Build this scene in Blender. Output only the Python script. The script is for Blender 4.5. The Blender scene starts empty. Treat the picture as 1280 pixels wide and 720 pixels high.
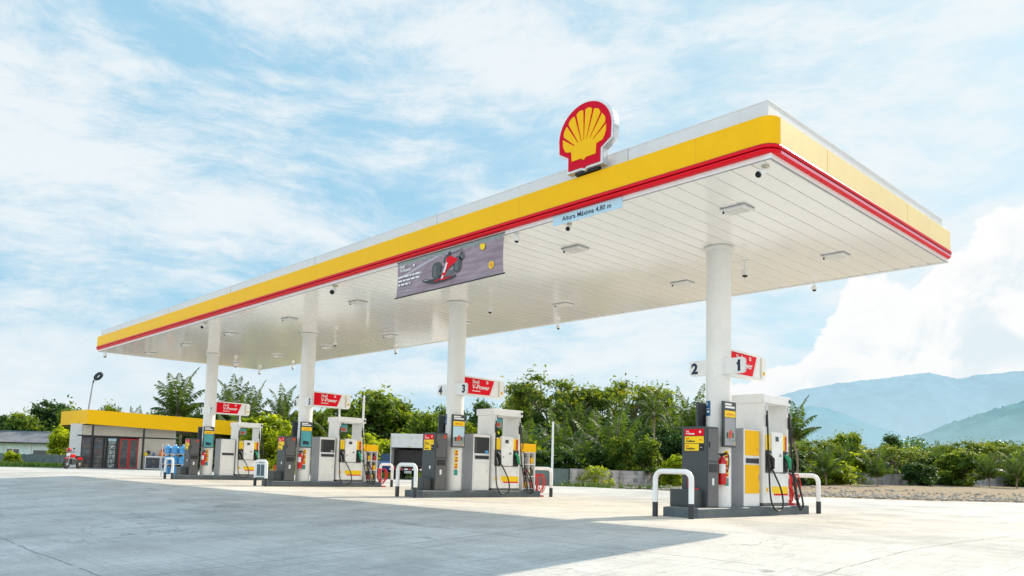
import bpy, bmesh, math, random
import numpy as np
from mathutils import Vector, Matrix
random.seed(7)
SC = bpy.context.scene
COL = SC.collection
R = math.radians

# ------------------------------------------------------------------ materials
class NT:
    """tiny helper around a node tree"""
    def __init__(s, tree):
        s.t = tree; s.n = tree.nodes; s.l = tree.links
    def add(s, typ, **kw):
        nd = s.n.new(typ)
        for k, v in kw.items(): setattr(nd, k, v)
        return nd
    def put(s, sock, v):
        if hasattr(v, 'is_output'): s.l.new(v, sock)
        elif v is not None: sock.default_value = v
    def math(s, op, a, b=None, c=None, clamp=False):
        nd = s.add('ShaderNodeMath', operation=op, use_clamp=clamp)
        s.put(nd.inputs[0], a)
        if b is not None: s.put(nd.inputs[1], b)
        if c is not None: s.put(nd.inputs[2], c)
        return nd.outputs[0]
    def mix(s, fac, a, b, blend='MIX'):
        nd = s.add('ShaderNodeMix', data_type='RGBA', blend_type=blend)
        s.put(nd.inputs['Factor'], fac)
        s.put(nd.inputs[6], rgba(a)); s.put(nd.inputs[7], rgba(b))
        return nd.outputs[2]
    def noise(s, vec, scale, detail=4, rough=.55, dist=0.0):
        nd = s.add('ShaderNodeTexNoise')
        s.put(nd.inputs['Vector'], vec); nd.inputs['Scale'].default_value = scale
        nd.inputs['Detail'].default_value = detail; nd.inputs['Roughness'].default_value = rough
        nd.inputs['Distortion'].default_value = dist
        return nd.outputs['Fac']
    def ramp(s, f, lo, hi, a=0.0, b=1.0, smooth=True):
        nd = s.add('ShaderNodeMapRange', interpolation_type='SMOOTHSTEP' if smooth else 'LINEAR', clamp=True)
        s.put(nd.inputs[0], f)
        for i, v in enumerate((lo, hi, a, b)): nd.inputs[i + 1].default_value = v
        return nd.outputs[0]
    def mapping(s, vec, loc=(0, 0, 0), rot=(0, 0, 0), scl=(1, 1, 1)):
        nd = s.add('ShaderNodeMapping')
        s.put(nd.inputs[0], vec)
        nd.inputs[1].default_value = loc; nd.inputs[2].default_value = rot; nd.inputs[3].default_value = scl
        return nd.outputs[0]

def rgba(c):
    if hasattr(c, 'is_output') or c is None: return c
    if isinstance(c, (int, float)): return (c, c, c, 1)
    return tuple(c) + (1,) if len(c) == 3 else tuple(c)

def srgb(r, g, b):
    f = lambda v: v / 12.92 if v <= .04045 else ((v + .055) / 1.055) ** 2.4
    return (f(r / 255), f(g / 255), f(b / 255))

def new_mat(name):
    m = bpy.data.materials.new(name); m.use_nodes = True
    t = NT(m.node_tree)
    return m, t, m.node_tree.nodes['Principled BSDF']

def paint(name, col, rough=.45, metal=0.0, coat=0.0, var=.12, scale=3.0, grime=0.0, spec=.5, bump=0.0, emit=0.0, crough=.15):
    """weathered paint: the colour breathes with two noises, grime gathers low on the part"""
    m, t, b = new_mat(name)
    co = t.add('ShaderNodeTexCoord').outputs['Object']
    n1 = t.noise(co, scale, 5, .6); n2 = t.noise(co, scale * 9, 3, .6)
    f = t.math('MULTIPLY_ADD', n2, .4, t.math('MULTIPLY', n1, .6))
    c = t.mix(t.ramp(f, .3, .7), tuple(v * (1 - var) for v in col), tuple(min(1, v * (1 + var * .5)) for v in col))
    if grime:
        g = t.ramp(t.noise(t.mapping(co, scl=(3, 3, .6)), 2.5, 6, .65), .5, .75)
        c = t.mix(t.math('MULTIPLY', g, grime), c, tuple(v * .45 + .02 for v in col))
    t.put(b.inputs['Base Color'], c)
    t.put(b.inputs['Roughness'], t.math('MULTIPLY_ADD', n1, .22, rough - .11))
    b.inputs['Metallic'].default_value = metal
    b.inputs['Coat Weight'].default_value = coat; b.inputs['Coat Roughness'].default_value = crough
    b.inputs['Specular IOR Level'].default_value = spec
    if emit:
        t.put(b.inputs['Emission Color'], c); b.inputs['Emission Strength'].default_value = emit
    if bump:
        bp = t.add('ShaderNodeBump'); bp.inputs['Strength'].default_value = bump; bp.inputs['Distance'].default_value = .02
        t.put(bp.inputs['Height'], n1); t.put(b.inputs['Normal'], bp.outputs[0])
    return m

M = {}
M['white'] = paint('white_paint', (.88, .88, .87), .4, grime=.10, var=.06)
M['white_side'] = paint('white_sheet_metal', (.86, .86, .86), .38, grime=.12, scale=1.2, var=.07)
M['parapet'] = paint('parapet_sheet', (.72, .72, .74), .5, spec=.3, grime=.12, scale=.8, var=.06)
M['column'] = paint('column_paint', (.86, .855, .84), .33, coat=.1, grime=.05, scale=1.5, var=.06)
M['yellow'] = paint('yellow_panel', (1.0, .53, .0), .5, coat=.12, var=.05, scale=.6, spec=.12, crough=.33)
M['yellow_glare'] = paint('sun_glare_yellow', (1.0, .75, .33), .5, coat=.4, var=.05, scale=.7, spec=.2, crough=.33)  # paler yellow: sun glare on the end fascia painted into the colour
M['red_glare'] = paint('sun_glare_red', (.95, .32, .45), .35, coat=.4, var=.08, spec=.3)  # pinker red: glare along the band's lower roll at the sunward end, painted in
M['yellow_seam'] = paint('panel_seam', (.82, .42, .0), .6)
M['yellow_label'] = paint('yellow_label', (1.0, .66, .005), .4, var=.05, spec=.3)
M['red'] = paint('red_band', (.82, .0, .014), .45, coat=.12, var=.06, spec=.15, crough=.3)
M['red_deep'] = paint('red_lip', (.45, .0, .006), .35, var=.06, spec=.35)
M['red_label'] = paint('red_label', (.80, .0, .014), .45, var=.06, spec=.15)
M['emblem_red'] = paint('emblem_red', (.66, .0, .022), .5, var=.05, spec=.12)
M['magenta'] = paint('crimson_rim', (.6, .005, .07), .35)
M['grey'] = paint('grey_cabinet', (.052, .062, .068), .45, grime=.2)
M['grey_side'] = paint('grey_door', (.12, .12, .124), .4, grime=.15)
M['cabinet_grey'] = paint('cabinet_side_grey', (.33, .34, .37), .4, grime=.2)
M['silver'] = paint('silver_metal', (.62, .63, .66), .3, metal=.6)
M['kerb'] = paint('painted_kerb', (.10, .125, .14), .6, var=.3, grime=.4, bump=.2)
M['kerb_top'] = paint('kerb_top', (.24, .25, .25), .7, var=.3, grime=.3)
M['black'] = paint('black_rubber', (.012, .013, .015), .5)
M['sleeve'] = paint('black_sleeve', (.03, .033, .04), .55, grime=.3)
M['dark'] = paint('dark_interior', (.02, .02, .024), .5)
M['navy'] = paint('navy_ink', (.006, .02, .06), .5)
M['blue'] = paint('blue_sign', (.008, .11, .29), .4)
M['cyan_sign'] = paint('pale_blue_board', (.50, .70, .82), .45, var=.06)
M['orange'] = paint('orange_ink', (.85, .33, .01), .5)
M['sticker_red'] = paint('sticker_red', (.62, .06, .02), .5)
M['green'] = paint('green_ink', (.01, .3, .13), .5)
M['teal'] = paint('teal_print', (.08, .38, .42), .35, var=.3, scale=6)
M['ext_red'] = paint('extinguisher_red', (.6, .003, .006), .25, coat=.3)
M['hose_red'] = paint('red_hose', (.62, .015, .015), .4)
M['beige'] = paint('beige_plaster', (.68, .62, .52), .7, var=.1, grime=.15)
M['plaster'] = paint('white_plaster', (.7, .7, .68), .75, grime=.3)
M['frame_black'] = paint('black_frame', (.015, .015, .018), .4)
M['cream'] = paint('cream_plastic', (.62, .58, .47), .4)
M['ink_white'] = paint('white_ink', (.85, .85, .85), .5, var=.03)
M['banner'] = None
M['chrome'] = paint('chrome', (.7, .7, .7), .2, metal=.9)
M['lens'] = paint('camera_lens', (.004, .004, .005), .12)
M['lamp'] = paint('lamp_diffuser', (.72, .71, .68), .4)
M['blue_jug'] = paint('blue_bottle', (.05, .36, .78), .15, coat=.6, var=.35, scale=8)
M['jug_cap'] = paint('white_cap', (.7, .75, .8), .4)
M['tin_blue'] = paint('pale_blue_wall', (.74, .88, .92), .7, var=.25, scale=.6, grime=.4)
M['rust_roof'] = paint('rusty_roof', (.25, .23, .22), .75, var=.5, scale=1.3, grime=.5)
M['roof_blue'] = paint('blue_roof_sheet', (.16, .25, .34), .5, var=.25, scale=.7)
M['fence'] = paint('weathered_fence', (.17, .21, .22), .8, var=.35, scale=2.5, grime=.5)
M['truck_white'] = paint('truck_white', (.7, .7, .69), .4, grime=.3)
M['car_blue'] = paint('car_blue', (.03, .09, .27), .25, coat=.8)
M['tail_red'] = paint('tail_light', (.5, .01, .01), .2, coat=.8)
M['tyre'] = paint('tyre_rubber', (.015, .015, .015), .8)
M['plate'] = paint('number_plate', (.5, .53, .5), .5)
M['skin_orange'] = paint('orange_plastic', (.8, .18, .01), .45)

def glassy(name, col, rough=.06):
    m, t, b = new_mat(name)
    b.inputs['Base Color'].default_value = rgba(col); b.inputs['Roughness'].default_value = rough
    b.inputs['Specular IOR Level'].default_value = .7; b.inputs['Coat Weight'].default_value = .6
    b.inputs['Coat Roughness'].default_value = .03
    return m
M['glass_dark'] = glassy('dark_glass', (.012, .017, .022))
M['glass_blue'] = glassy('blue_reflecting_glass', (.05, .09, .15))

def goods_mat(name, cols, scale=6, base=(.02, .02, .025), dim=.84):
    """stocked shelves behind glass: coloured packets in rows"""
    m, t, b = new_mat(name)
    co = t.add('ShaderNodeTexCoord').outputs['Object']
    v = t.add('ShaderNodeTexVoronoi', feature='F1', distance='CHEBYCHEV'); v.inputs['Scale'].default_value = scale
    t.put(v.inputs['Vector'], t.mapping(co, scl=(1, 1, .6)))
    cr = t.add('ShaderNodeValToRGB'); cr.color_ramp.interpolation = 'CONSTANT'
    el = cr.color_ramp.elements
    el[0].color = rgba(base); el[1].color = rgba(cols[-1]); el[1].position = .9
    for i, c in enumerate(cols[:-1]):
        e = el.new(.3 + .55 * i / max(1, len(cols) - 1)); e.color = rgba(c)
    sp = t.add('ShaderNodeSeparateColor'); t.put(sp.inputs[0], v.outputs['Color'])
    t.put(cr.inputs[0], sp.outputs[0])
    sx = t.add('ShaderNodeSeparateXYZ'); t.put(sx.inputs[0], co)
    sh = t.math('LESS_THAN', t.math('FRACT', t.math('MULTIPLY', sx.outputs[2], 3.2)), .16)
    t.put(b.inputs['Base Color'], t.mix(sh, t.mix(dim, cr.outputs[0], (.025, .03, .04)), (.02, .02, .02)))
    b.inputs['Roughness'].default_value = .35; b.inputs['Coat Weight'].default_value = .7; b.inputs['Coat Roughness'].default_value = .03
    return m
M['goods'] = goods_mat('shelf_goods', [(.4, .03, .03), (.1, .14, .2), (.5, .45, .4), (.05, .25, .35), (.55, .3, .03)])
M['drinks'] = goods_mat('cold_drinks', [(.05, .05, .06), (.3, .33, .34), (.1, .12, .1), (.5, .32, .02), (.3, .02, .02)], 7)
M['fridge'] = goods_mat('fridge_light', [(.25, .33, .34), (.4, .45, .45), (.12, .16, .18), (.5, .55, .5), (.2, .25, .22)], 12, (.1, .13, .14), .15)

def soffit_mat():
    m, t, b = new_mat('glossy_soffit_panel')
    co = t.add('ShaderNodeTexCoord').outputs['Object']
    sx = t.add('ShaderNodeSeparateXYZ'); t.put(sx.inputs[0], co)
    # every panel takes the paint a little differently
    w = t.add('ShaderNodeTexWhiteNoise', noise_dimensions='1D')
    t.put(w.inputs['W'], t.math('FLOOR', t.math('DIVIDE', sx.outputs[0], .3)))
    n = t.noise(t.mapping(co, scl=(1, .25, 1)), 1.6, 5, .6)
    f = t.math('MULTIPLY_ADD', w.outputs['Value'], .5, t.math('MULTIPLY', n, .5))
    t.put(b.inputs['Base Color'], t.mix(f, (.90, .88, .845), (.95, .93, .895)))
    t.put(b.inputs['Roughness'], t.math('MULTIPLY_ADD', n, .06, .08))
    b.inputs['Specular IOR Level'].default_value = .8
    b.inputs['Coat Weight'].default_value = .25; b.inputs['Coat Roughness'].default_value = .08
    bp = t.add('ShaderNodeBump'); bp.inputs['Strength'].default_value = .05; bp.inputs['Distance'].default_value = .03
    t.put(bp.inputs['Height'], t.noise(co, 1.1, 2, .5)); t.put(b.inputs['Normal'], bp.outputs[0])
    return m
M['soffit'] = soffit_mat()
M['groove'] = paint('soffit_seam', (.55, .54, .52), .6)

def banner_mat():
    m, t, b = new_mat('banner_print')
    co = t.add('ShaderNodeTexCoord').outputs['Object']
    sx = t.add('ShaderNodeSeparateXYZ'); t.put(sx.inputs[0], co)
    x, z = sx.outputs[0], sx.outputs[2]
    n = t.noise(t.mapping(co, rot=(0, R(-12), 0), scl=(.7, 1, 5)), 2.2, 5, .6)
    c = t.mix(t.ramp(n, .3, .72), (.24, .165, .20), (.41, .31, .35))
    # the light stripe of the track edge and the grey green verge along the top
    d = t.math('ABSOLUTE', t.math('SUBTRACT', t.math('SUBTRACT', z, t.math('MULTIPLY', x, .19)), .40))
    c = t.mix(t.math('MULTIPLY', t.ramp(d, .012, .03, 1, 0), .8), c, (.55, .53, .6))
    c = t.mix(t.ramp(z, .655, .675), c, (.24, .31, .27))
    c = t.mix(t.math('MULTIPLY', t.ramp(t.noise(t.mapping(co, scl=(9, 1, 9)), 1.5, 3), .52, .58), t.ramp(z, .60, .66)), c, (.35, .33, .4))
    t.put(b.inputs['Base Color'], c)
    b.inputs['Roughness'].default_value = .5
    bp = t.add('ShaderNodeBump'); bp.inputs['Strength'].default_value = .25; bp.inputs['Distance'].default_value = .03
    t.put(bp.inputs['Height'], t.noise(t.mapping(co, scl=(3, 1, 1)), 1.4, 2)); t.put(b.inputs['Normal'], bp.outputs[0])
    return m
M['banner'] = banner_mat()

def concrete_mat():
    m, t, b = new_mat('forecourt_concrete')
    co = t.add('ShaderNodeTexCoord').outputs['Object']
    wob = t.noise(co, 1.3, 3, .5)
    sx = t.add('ShaderNodeSeparateXYZ'); t.put(sx.inputs[0], co)
    wv = t.math('MULTIPLY', t.math('SUBTRACT', wob, .5), .12)
    def joint(c, pitch, off, w):
        q = t.math('DIVIDE', t.math('SUBTRACT', t.math('ADD', c, wv), off), pitch)
        fr = t.math('ABSOLUTE', t.math('SUBTRACT', t.math('FRACT', q), .5))
        return t.ramp(fr, .5 - w / pitch * .9, .5 - w / pitch * .25)
    jx = joint(sx.outputs[0], 4.4, 1.75, .02); jy = joint(sx.outputs[1], 4.6, -6.95, .02)
    jt = t.math('MULTIPLY', t.math('MAXIMUM', jx, jy), t.ramp(t.noise(co, 2.3, 4), .32, .46))
    big = t.noise(co, .16, 6, .6); mid = t.noise(co, .9, 6, .65); fine = t.noise(co, 14, 6, .7); grit = t.noise(co, 90, 3, .6)
    brush = t.noise(t.mapping(co, scl=(.5, 7, 1)), 2.2, 5, .7)
    brush2 = t.noise(t.mapping(co, scl=(7, .5, 1)), 2.0, 5, .7)
    f = t.math('MULTIPLY_ADD', mid, .35, t.math('MULTIPLY', big, .35))
    f = t.math('MULTIPLY_ADD', fine, .15, f); f = t.math('MULTIPLY_ADD', brush, .15, f)
    c = t.mix(t.ramp(f, .38, .62), (.41, .38, .325), (.75, .695, .60))
    wn = t.add('ShaderNodeTexWhiteNoise', noise_dimensions='2D'); cs = t.add('ShaderNodeCombineXYZ')
    t.put(cs.inputs[0], t.math('FLOOR', t.math('DIVIDE', t.math('SUBTRACT', t.math('ADD', sx.outputs[0], wv), 1.75 + 2.2), 4.4))); t.put(cs.inputs[1], t.math('FLOOR', t.math('DIVIDE', t.math('SUBTRACT', t.math('ADD', sx.outputs[1], wv), -6.95 + 2.3), 4.6)))
    t.put(wn.inputs['Vector'], cs.outputs[0])
    c = t.mix(t.math('MULTIPLY', wn.outputs['Value'], .16), c, (.30, .28, .26))
    # tyre scuffs and oil
    oil = t.math('MULTIPLY', t.ramp(t.noise(t.mapping(co, scl=(.35, 1.1, 1)), .8, 6, .75), .56, .72), .62)
    c = t.mix(oil, c, (.16, .15, .14))
    spots = t.math('MULTIPLY', t.ramp(t.noise(co, 3.2, 4, .65), .655, .73), .6)
    c = t.mix(spots, c, (.14, .13, .12))
    c = t.mix(t.math('MULTIPLY', t.ramp(brush2, .52, .70), .40), c, (.22, .21, .2))
    lines = t.noise(t.mapping(co, rot=(0, 0, R(4)), scl=(.12, 9, 1)), 3.0, 6, .75)
    c = t.mix(t.math('MULTIPLY', t.ramp(lines, .53, .66), .42), c, (.20, .19, .185))
    lines2 = t.noise(t.mapping(co, rot=(0, 0, R(-3)), scl=(6, .1, 1)), 3.0, 6, .75)
    c = t.mix(t.math('MULTIPLY', t.ramp(lines2, .55, .68), .34), c, (.20, .19, .18))
    # dusty sheet away from the pumps
    c = t.mix(t.math('MULTIPLY', t.ramp(t.noise(co, .3, 4), .45, .62), .35), c, (.62, .55, .45))
    cell = t.add('ShaderNodeTexVoronoi', feature='DISTANCE_TO_EDGE'); cell.inputs['Scale'].default_value = .33
    wc = t.add('ShaderNodeVectorMath', operation='ADD'); t.put(wc.inputs[0], co)
    nz = t.add('ShaderNodeTexNoise'); nz.inputs['Scale'].default_value = 1.6; nz.inputs['Detail'].default_value = 5; t.put(nz.inputs['Vector'], co)
    sc_ = t.add('ShaderNodeVectorMath', operation='SCALE'); t.put(sc_.inputs[0], nz.outputs['Color']); sc_.inputs['Scale'].default_value = .9
    t.put(wc.inputs[1], sc_.outputs[0]); t.put(cell.inputs['Vector'], wc.outputs[0])
    crack = t.math('MULTIPLY', t.ramp(cell.outputs['Distance'], .0015, .005, 1, 0), t.ramp(t.noise(co, .45, 3), .56, .66))
    c = t.mix(t.math('MULTIPLY', crack, .4), c, (.09, .085, .08))
    c = t.mix(t.math('MULTIPLY', jt, .6), c, (.15, .14, .13))
    c = t.mix(t.math('MULTIPLY', t.ramp(grit, .62, .72), .35), c, (.2, .19, .17))
    pits = t.noise(co, 26, 4, .75)
    c = t.mix(t.math('MULTIPLY', t.ramp(pits, .55, .70), .5), c, (.2, .185, .165))
    drip = t.math('MULTIPLY', t.ramp(t.noise(t.mapping(co, scl=(1, 1.6, 1)), 1.1, 5, .7), .62, .70), t.ramp(t.noise(co, .22, 2), .48, .6))
    c = t.mix(t.math('MULTIPLY', drip, .5), c, (.13, .12, .115))
    t.put(b.inputs['Base Color'], c); b.inputs['Roughness'].default_value = .85
    b.inputs['Specular IOR Level'].default_value = .25
    bp = t.add('ShaderNodeBump'); bp.inputs['Strength'].default_value = .5; bp.inputs['Distance'].default_value = .012
    h = t.math('MULTIPLY_ADD', fine, .6, t.math('MULTIPLY', grit, .3))
    h = t.math('SUBTRACT', h, t.math('MAXIMUM', jt, crack)); h = t.math('MULTIPLY_ADD', brush, .4, h)
    t.put(bp.inputs['Height'], h); t.put(b.inputs['Normal'], bp.outputs[0])
    return m
M['concrete'] = concrete_mat()

def soil_mat(name, a, b_, c_, scale=1.0):
    m, t, b = new_mat(name)
    co = t.add('ShaderNodeTexCoord').outputs['Object']
    n1 = t.noise(co, .25 * scale, 6, .6); n2 = t.noise(co, 2.5 * scale, 6, .7); n3 = t.noise(co, 9 * scale, 4, .7)
    c = t.mix(t.ramp(n2, .35, .65), a, b_)
    c = t.mix(t.ramp(n1, .45, .62), c, c_)
    c = t.mix(t.math('MULTIPLY', t.ramp(n3, .55, .68), .6), c, tuple(v * .4 for v in a))
    t.put(b.inputs['Base Color'], c); b.inputs['Roughness'].default_value = .95; b.inputs['Specular IOR Level'].default_value = .1
    bp = t.add('ShaderNodeBump'); bp.inputs['Strength'].default_value = .8; bp.inputs['Distance'].default_value = .06
    t.put(bp.inputs['Height'], n2); t.put(b.inputs['Normal'], bp.outputs[0])
    return m
M['soil'] = soil_mat('dry_soil', (.17, .13, .08), (.27, .22, .15), (.1, .12, .035))
M['gravel'] = soil_mat('gravel', (.30, .21, .12), (.45, .34, .22), (.36, .27, .17), 3)
M['stone'] = paint('gravel_stone', (.44, .36, .27), .9, var=.35, scale=6)
M['grass'] = soil_mat('grass', (.10, .17, .012), (.19, .27, .02), (.15, .2, .02), 2)
M['blade'] = paint('grass_blade', (.13, .22, .02), .7, var=.4)

def wall_mat(name, a, b_, dark):
    m, t, b = new_mat(name)
    co = t.add('ShaderNodeTexCoord').outputs['Object']
    br = t.add('ShaderNodeTexBrick'); t.put(br.inputs['Vector'], t.mapping(co, rot=(R(90), 0, 0)))
    br.inputs['Scale'].default_value = 1.0; br.inputs['Brick Width'].default_value = .4; br.inputs['Row Height'].default_value = .2
    br.inputs['Mortar Size'].default_value = .008
    br.inputs['Color1'].default_value = rgba(a); br.inputs['Color2'].default_value = rgba(b_); br.inputs['Mortar'].default_value = rgba(tuple(v * .6 for v in a))
    n = t.noise(t.mapping(co, scl=(1, 1, .45)), 1.6, 7, .7)
    c = t.mix(t.ramp(n, .45, .7), br.outputs['Color'], dark)
    t.put(b.inputs['Base Color'], c); b.inputs['Roughness'].default_value = .9
    return m
M['block'] = wall_mat('stained_block', (.42, .385, .38), (.50, .46, .45), (.17, .15, .145))
M['teal_wall'] = paint('grey_green_wall', (.16, .21, .2), .85, var=.3, grime=.4, scale=1.2)

def leaf_mat(name, dark, light, trans=.45, hot=None):
    m = bpy.data.materials.new(name); m.use_nodes = True
    t = NT(m.node_tree); t.n.clear()
    out = t.add('ShaderNodeOutputMaterial')
    at = t.add('ShaderNodeAttribute', attribute_name='tint'); oi = t.add('ShaderNodeObjectInfo')
    co = t.add('ShaderNodeTexCoord').outputs['Object']
    clump = t.noise(co, .8, 3, .6)
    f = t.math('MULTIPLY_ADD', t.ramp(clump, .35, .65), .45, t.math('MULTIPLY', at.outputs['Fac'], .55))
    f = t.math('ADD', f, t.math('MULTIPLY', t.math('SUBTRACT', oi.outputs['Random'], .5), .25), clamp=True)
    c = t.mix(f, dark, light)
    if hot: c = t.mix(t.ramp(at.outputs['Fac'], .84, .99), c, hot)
    d = t.add('ShaderNodeBsdfPrincipled'); t.put(d.inputs['Base Color'], c); d.inputs['Roughness'].default_value = .5
    d.inputs['Specular IOR Level'].default_value = .3
    tr = t.add('ShaderNodeBsdfTranslucent'); t.put(tr.inputs[0], t.mix(.5, c, (light[0] * 2.0, light[1] * 1.9, light[2] * .8)))
    mx = t.add('ShaderNodeMixShader'); mx.inputs[0].default_value = trans
    t.l.new(d.outputs[0], mx.inputs[1]); t.l.new(tr.outputs[0], mx.inputs[2]); t.l.new(mx.outputs[0], out.inputs[0])
    return m
M['leaf'] = leaf_mat('leaf_green', (.018, .062, .014), (.20, .28, .022), .48, (.50, .48, .018))
M['leaf_dark'] = leaf_mat('leaf_dark', (.010, .042, .02), (.09, .165, .026), .42)
M['leaf_lime'] = leaf_mat('leaf_lime', (.05, .14, .010), (.42, .48, .016), .55, (.75, .68, .018))
M['leaf_airy'] = leaf_mat('leaf_airy', (.018, .06, .016), (.18, .25, .022), .48, (.5, .36, .014))
M['leaf_palm'] = leaf_mat('palm_leaflet', (.014, .05, .018), (.12, .19, .024), .42)
M['bark'] = paint('bark', (.16, .13, .10), .9, var=.4, scale=5)
M['palm_bark'] = paint('palm_bark', (.27, .22, .16), .9, var=.3, scale=6)

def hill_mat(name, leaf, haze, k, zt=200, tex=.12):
    """forest under aerial haze: the haze is painted in as surface glow"""
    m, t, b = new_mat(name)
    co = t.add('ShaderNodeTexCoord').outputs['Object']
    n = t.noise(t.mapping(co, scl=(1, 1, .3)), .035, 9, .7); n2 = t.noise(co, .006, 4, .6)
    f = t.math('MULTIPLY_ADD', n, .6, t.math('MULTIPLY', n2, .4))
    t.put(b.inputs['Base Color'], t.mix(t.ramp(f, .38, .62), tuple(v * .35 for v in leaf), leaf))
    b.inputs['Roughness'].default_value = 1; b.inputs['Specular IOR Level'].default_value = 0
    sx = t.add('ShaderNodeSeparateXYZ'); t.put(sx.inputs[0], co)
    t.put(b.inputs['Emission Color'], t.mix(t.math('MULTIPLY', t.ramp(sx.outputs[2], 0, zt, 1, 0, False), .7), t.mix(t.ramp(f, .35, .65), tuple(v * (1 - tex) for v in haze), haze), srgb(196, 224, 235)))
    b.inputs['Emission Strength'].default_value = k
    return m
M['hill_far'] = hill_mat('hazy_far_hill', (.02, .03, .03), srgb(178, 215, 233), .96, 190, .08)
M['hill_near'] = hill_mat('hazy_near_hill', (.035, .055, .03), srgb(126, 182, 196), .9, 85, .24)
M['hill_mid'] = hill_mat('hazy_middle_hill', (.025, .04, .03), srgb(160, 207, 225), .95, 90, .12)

# ------------------------------------------------------------------ mesh builder
class MB:
    def __init__(s): s.v = []; s.f = []; s.m = []; s.sm = []
    def add(s, vs, fs, mat, smooth=False, xf=None):
        o = len(s.v)
        for p in vs:
            p = Vector(p)
            s.v.append(xf @ p if xf else p)
        for q in fs: s.f.append([o + i for i in q]); s.m.append(mat); s.sm.append(smooth)
        return s
    def box(s, x0, x1, y0, y1, z0, z1, mat, xf=None):
        vs = [(x, y, z) for z in (z0, z1) for y in (y0, y1) for x in (x0, x1)]
        return s.add(vs, [(0, 2, 3, 1), (4, 5, 7, 6), (0, 1, 5, 4), (2, 6, 7, 3), (0, 4, 6, 2), (1, 3, 7, 5)], mat, False, xf)
    def rbox(s, x0, x1, y0, y1, z0, z1, mat, r=.01, seg=2, xf=None):
        bm = bmesh.new(); bmesh.ops.create_cube(bm, size=1)
        for v in bm.verts: v.co = ((x0 + x1) / 2 + v.co.x * (x1 - x0), (y0 + y1) / 2 + v.co.y * (y1 - y0), (z0 + z1) / 2 + v.co.z * (z1 - z0))
        bmesh.ops.bevel(bm, geom=bm.edges[:], offset=r, segments=seg, affect='EDGES', profile=.6)
        bm.verts.index_update()
        s.add([v.co.copy() for v in bm.verts], [[v.index for v in f.verts] for f in bm.faces], mat, False, xf); bm.free()
        return s
    def tube(s, pts, r, mat, n=10, cap=True, xf=None):
        pts = [Vector(p) for p in pts]; k = len(pts); rs = r if isinstance(r, (list, tuple)) else [r] * k
        vs, fs = [], []; ref = None
        for i, p in enumerate(pts):
            d = (pts[min(i + 1, k - 1)] - pts[max(i - 1, 0)]).normalized()
            if ref is None: ref = Vector((0, 0, 1)) if abs(d.z) < .9 else Vector((1, 0, 0))
            u = (ref - d * ref.dot(d)).normalized(); w = d.cross(u); ref = u
            for j in range(n):
                a = 2 * math.pi * j / n; vs.append(p + (u * math.cos(a) + w * math.sin(a)) * rs[i])
        for i in range(k - 1):
            for j in range(n):
                a, b = i * n + j, i * n + (j + 1) % n; fs.append((a, b, b + n, a + n))
        s.add(vs, fs, mat, True, xf)
        if cap:
            s.add(vs[:n], [tuple(range(n))[::-1]], mat, False, xf); s.add(vs[-n:], [tuple(range(n))], mat, False, xf)
        return s
    def lathe(s, c, prof, mat, n=20, xf=None):
        c = Vector(c); vs, fs = [], []
        for r, z in prof:
            for j in range(n):
                a = 2 * math.pi * j / n; vs.append(c + Vector((r * math.cos(a), r * math.sin(a), z)))
        for i in range(len(prof) - 1):
            for j in range(n):
                a, b = i * n + j, i * n + (j + 1) % n; fs.append((a, b, b + n, a + n))
        s.add(vs, fs, mat, True, xf)
        s.add(vs[-n:], [tuple(range(n))], mat, False, xf); s.add(vs[:n], [tuple(range(n))[::-1]], mat, False, xf)
        return s
    def prism(s, poly, y0, y1, mat, side=None, xf=None):
        """polygon in XZ (counter-clockwise seen from -Y) pushed from y0 (front) to y1"""
        n = len(poly); vs = [(x, y0, z) for x, z in poly] + [(x, y1, z) for x, z in poly]
        s.add(vs, [tuple(range(n))], mat, False, xf)
        s.add(vs, [tuple(range(n, 2 * n))[::-1]], side or mat, False, xf)
        s.add(vs, [(i, i + n, (i + 1) % n + n, (i + 1) % n) for i in range(n)], side or mat, False, xf)
        return s
    def flat(s, poly, y, mat, xf=None):
        return s.add([(x, y, z) for x, z in poly], [tuple(range(len(poly)))], mat, False, xf)
    def text(s, body, size, mat, xf, bold=0.0, shear=0.0, align='LEFT', space=1.0):
        cu = bpy.data.curves.new('lettering', 'FONT'); cu.body = body; cu.size = size; cu.offset = bold; cu.shear = shear
        cu.align_x = align; cu.fill_mode = 'FRONT'; cu.resolution_u = 3; cu.space_character = space
        ob = bpy.data.objects.new('lettering', cu); COL.objects.link(ob)
        dg = bpy.context.evaluated_depsgraph_get(); me = ob.evaluated_get(dg).to_mesh()
        s.add([v.co.copy() for v in me.vertices], [list(p.vertices) for p in me.polygons], mat, False, xf)
        ob.evaluated_get(dg).to_mesh_clear(); bpy.data.objects.remove(ob); bpy.data.curves.remove(cu)
        return s
    def build(s, name, parent=None, loc=None):
        me = bpy.data.meshes.new(name); me.from_pydata([tuple(v) for v in s.v], [], s.f)
        mats = []
        for mm in s.m:
            if mm not in mats: mats.append(mm)
        for mm in mats: me.materials.append(M[mm])
        me.polygons.foreach_set('material_index', [mats.index(mm) for mm in s.m])
        me.polygons.foreach_set('use_smooth', s.sm); me.update()
        o = bpy.data.objects.new(name, me); COL.objects.link(o)
        if parent: o.parent = parent
        if loc: o.location = loc
        return o

FRONT = lambda x, y, z: Matrix.Translation((x, y, z)) @ Matrix.Rotation(R(90), 4, 'X')             # text facing -Y
RIGHT = lambda x, y, z: Matrix.Translation((x, y, z)) @ Matrix.Rotation(R(90), 4, 'Z') @ Matrix.Rotation(R(90), 4, 'X')   # facing +X
TO_X = lambda x, y, z: Matrix.Translation((x, y, z)) @ Matrix.Rotation(R(90), 4, 'Z')              # an XZ drawing facing -Y becomes one facing +X

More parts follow.
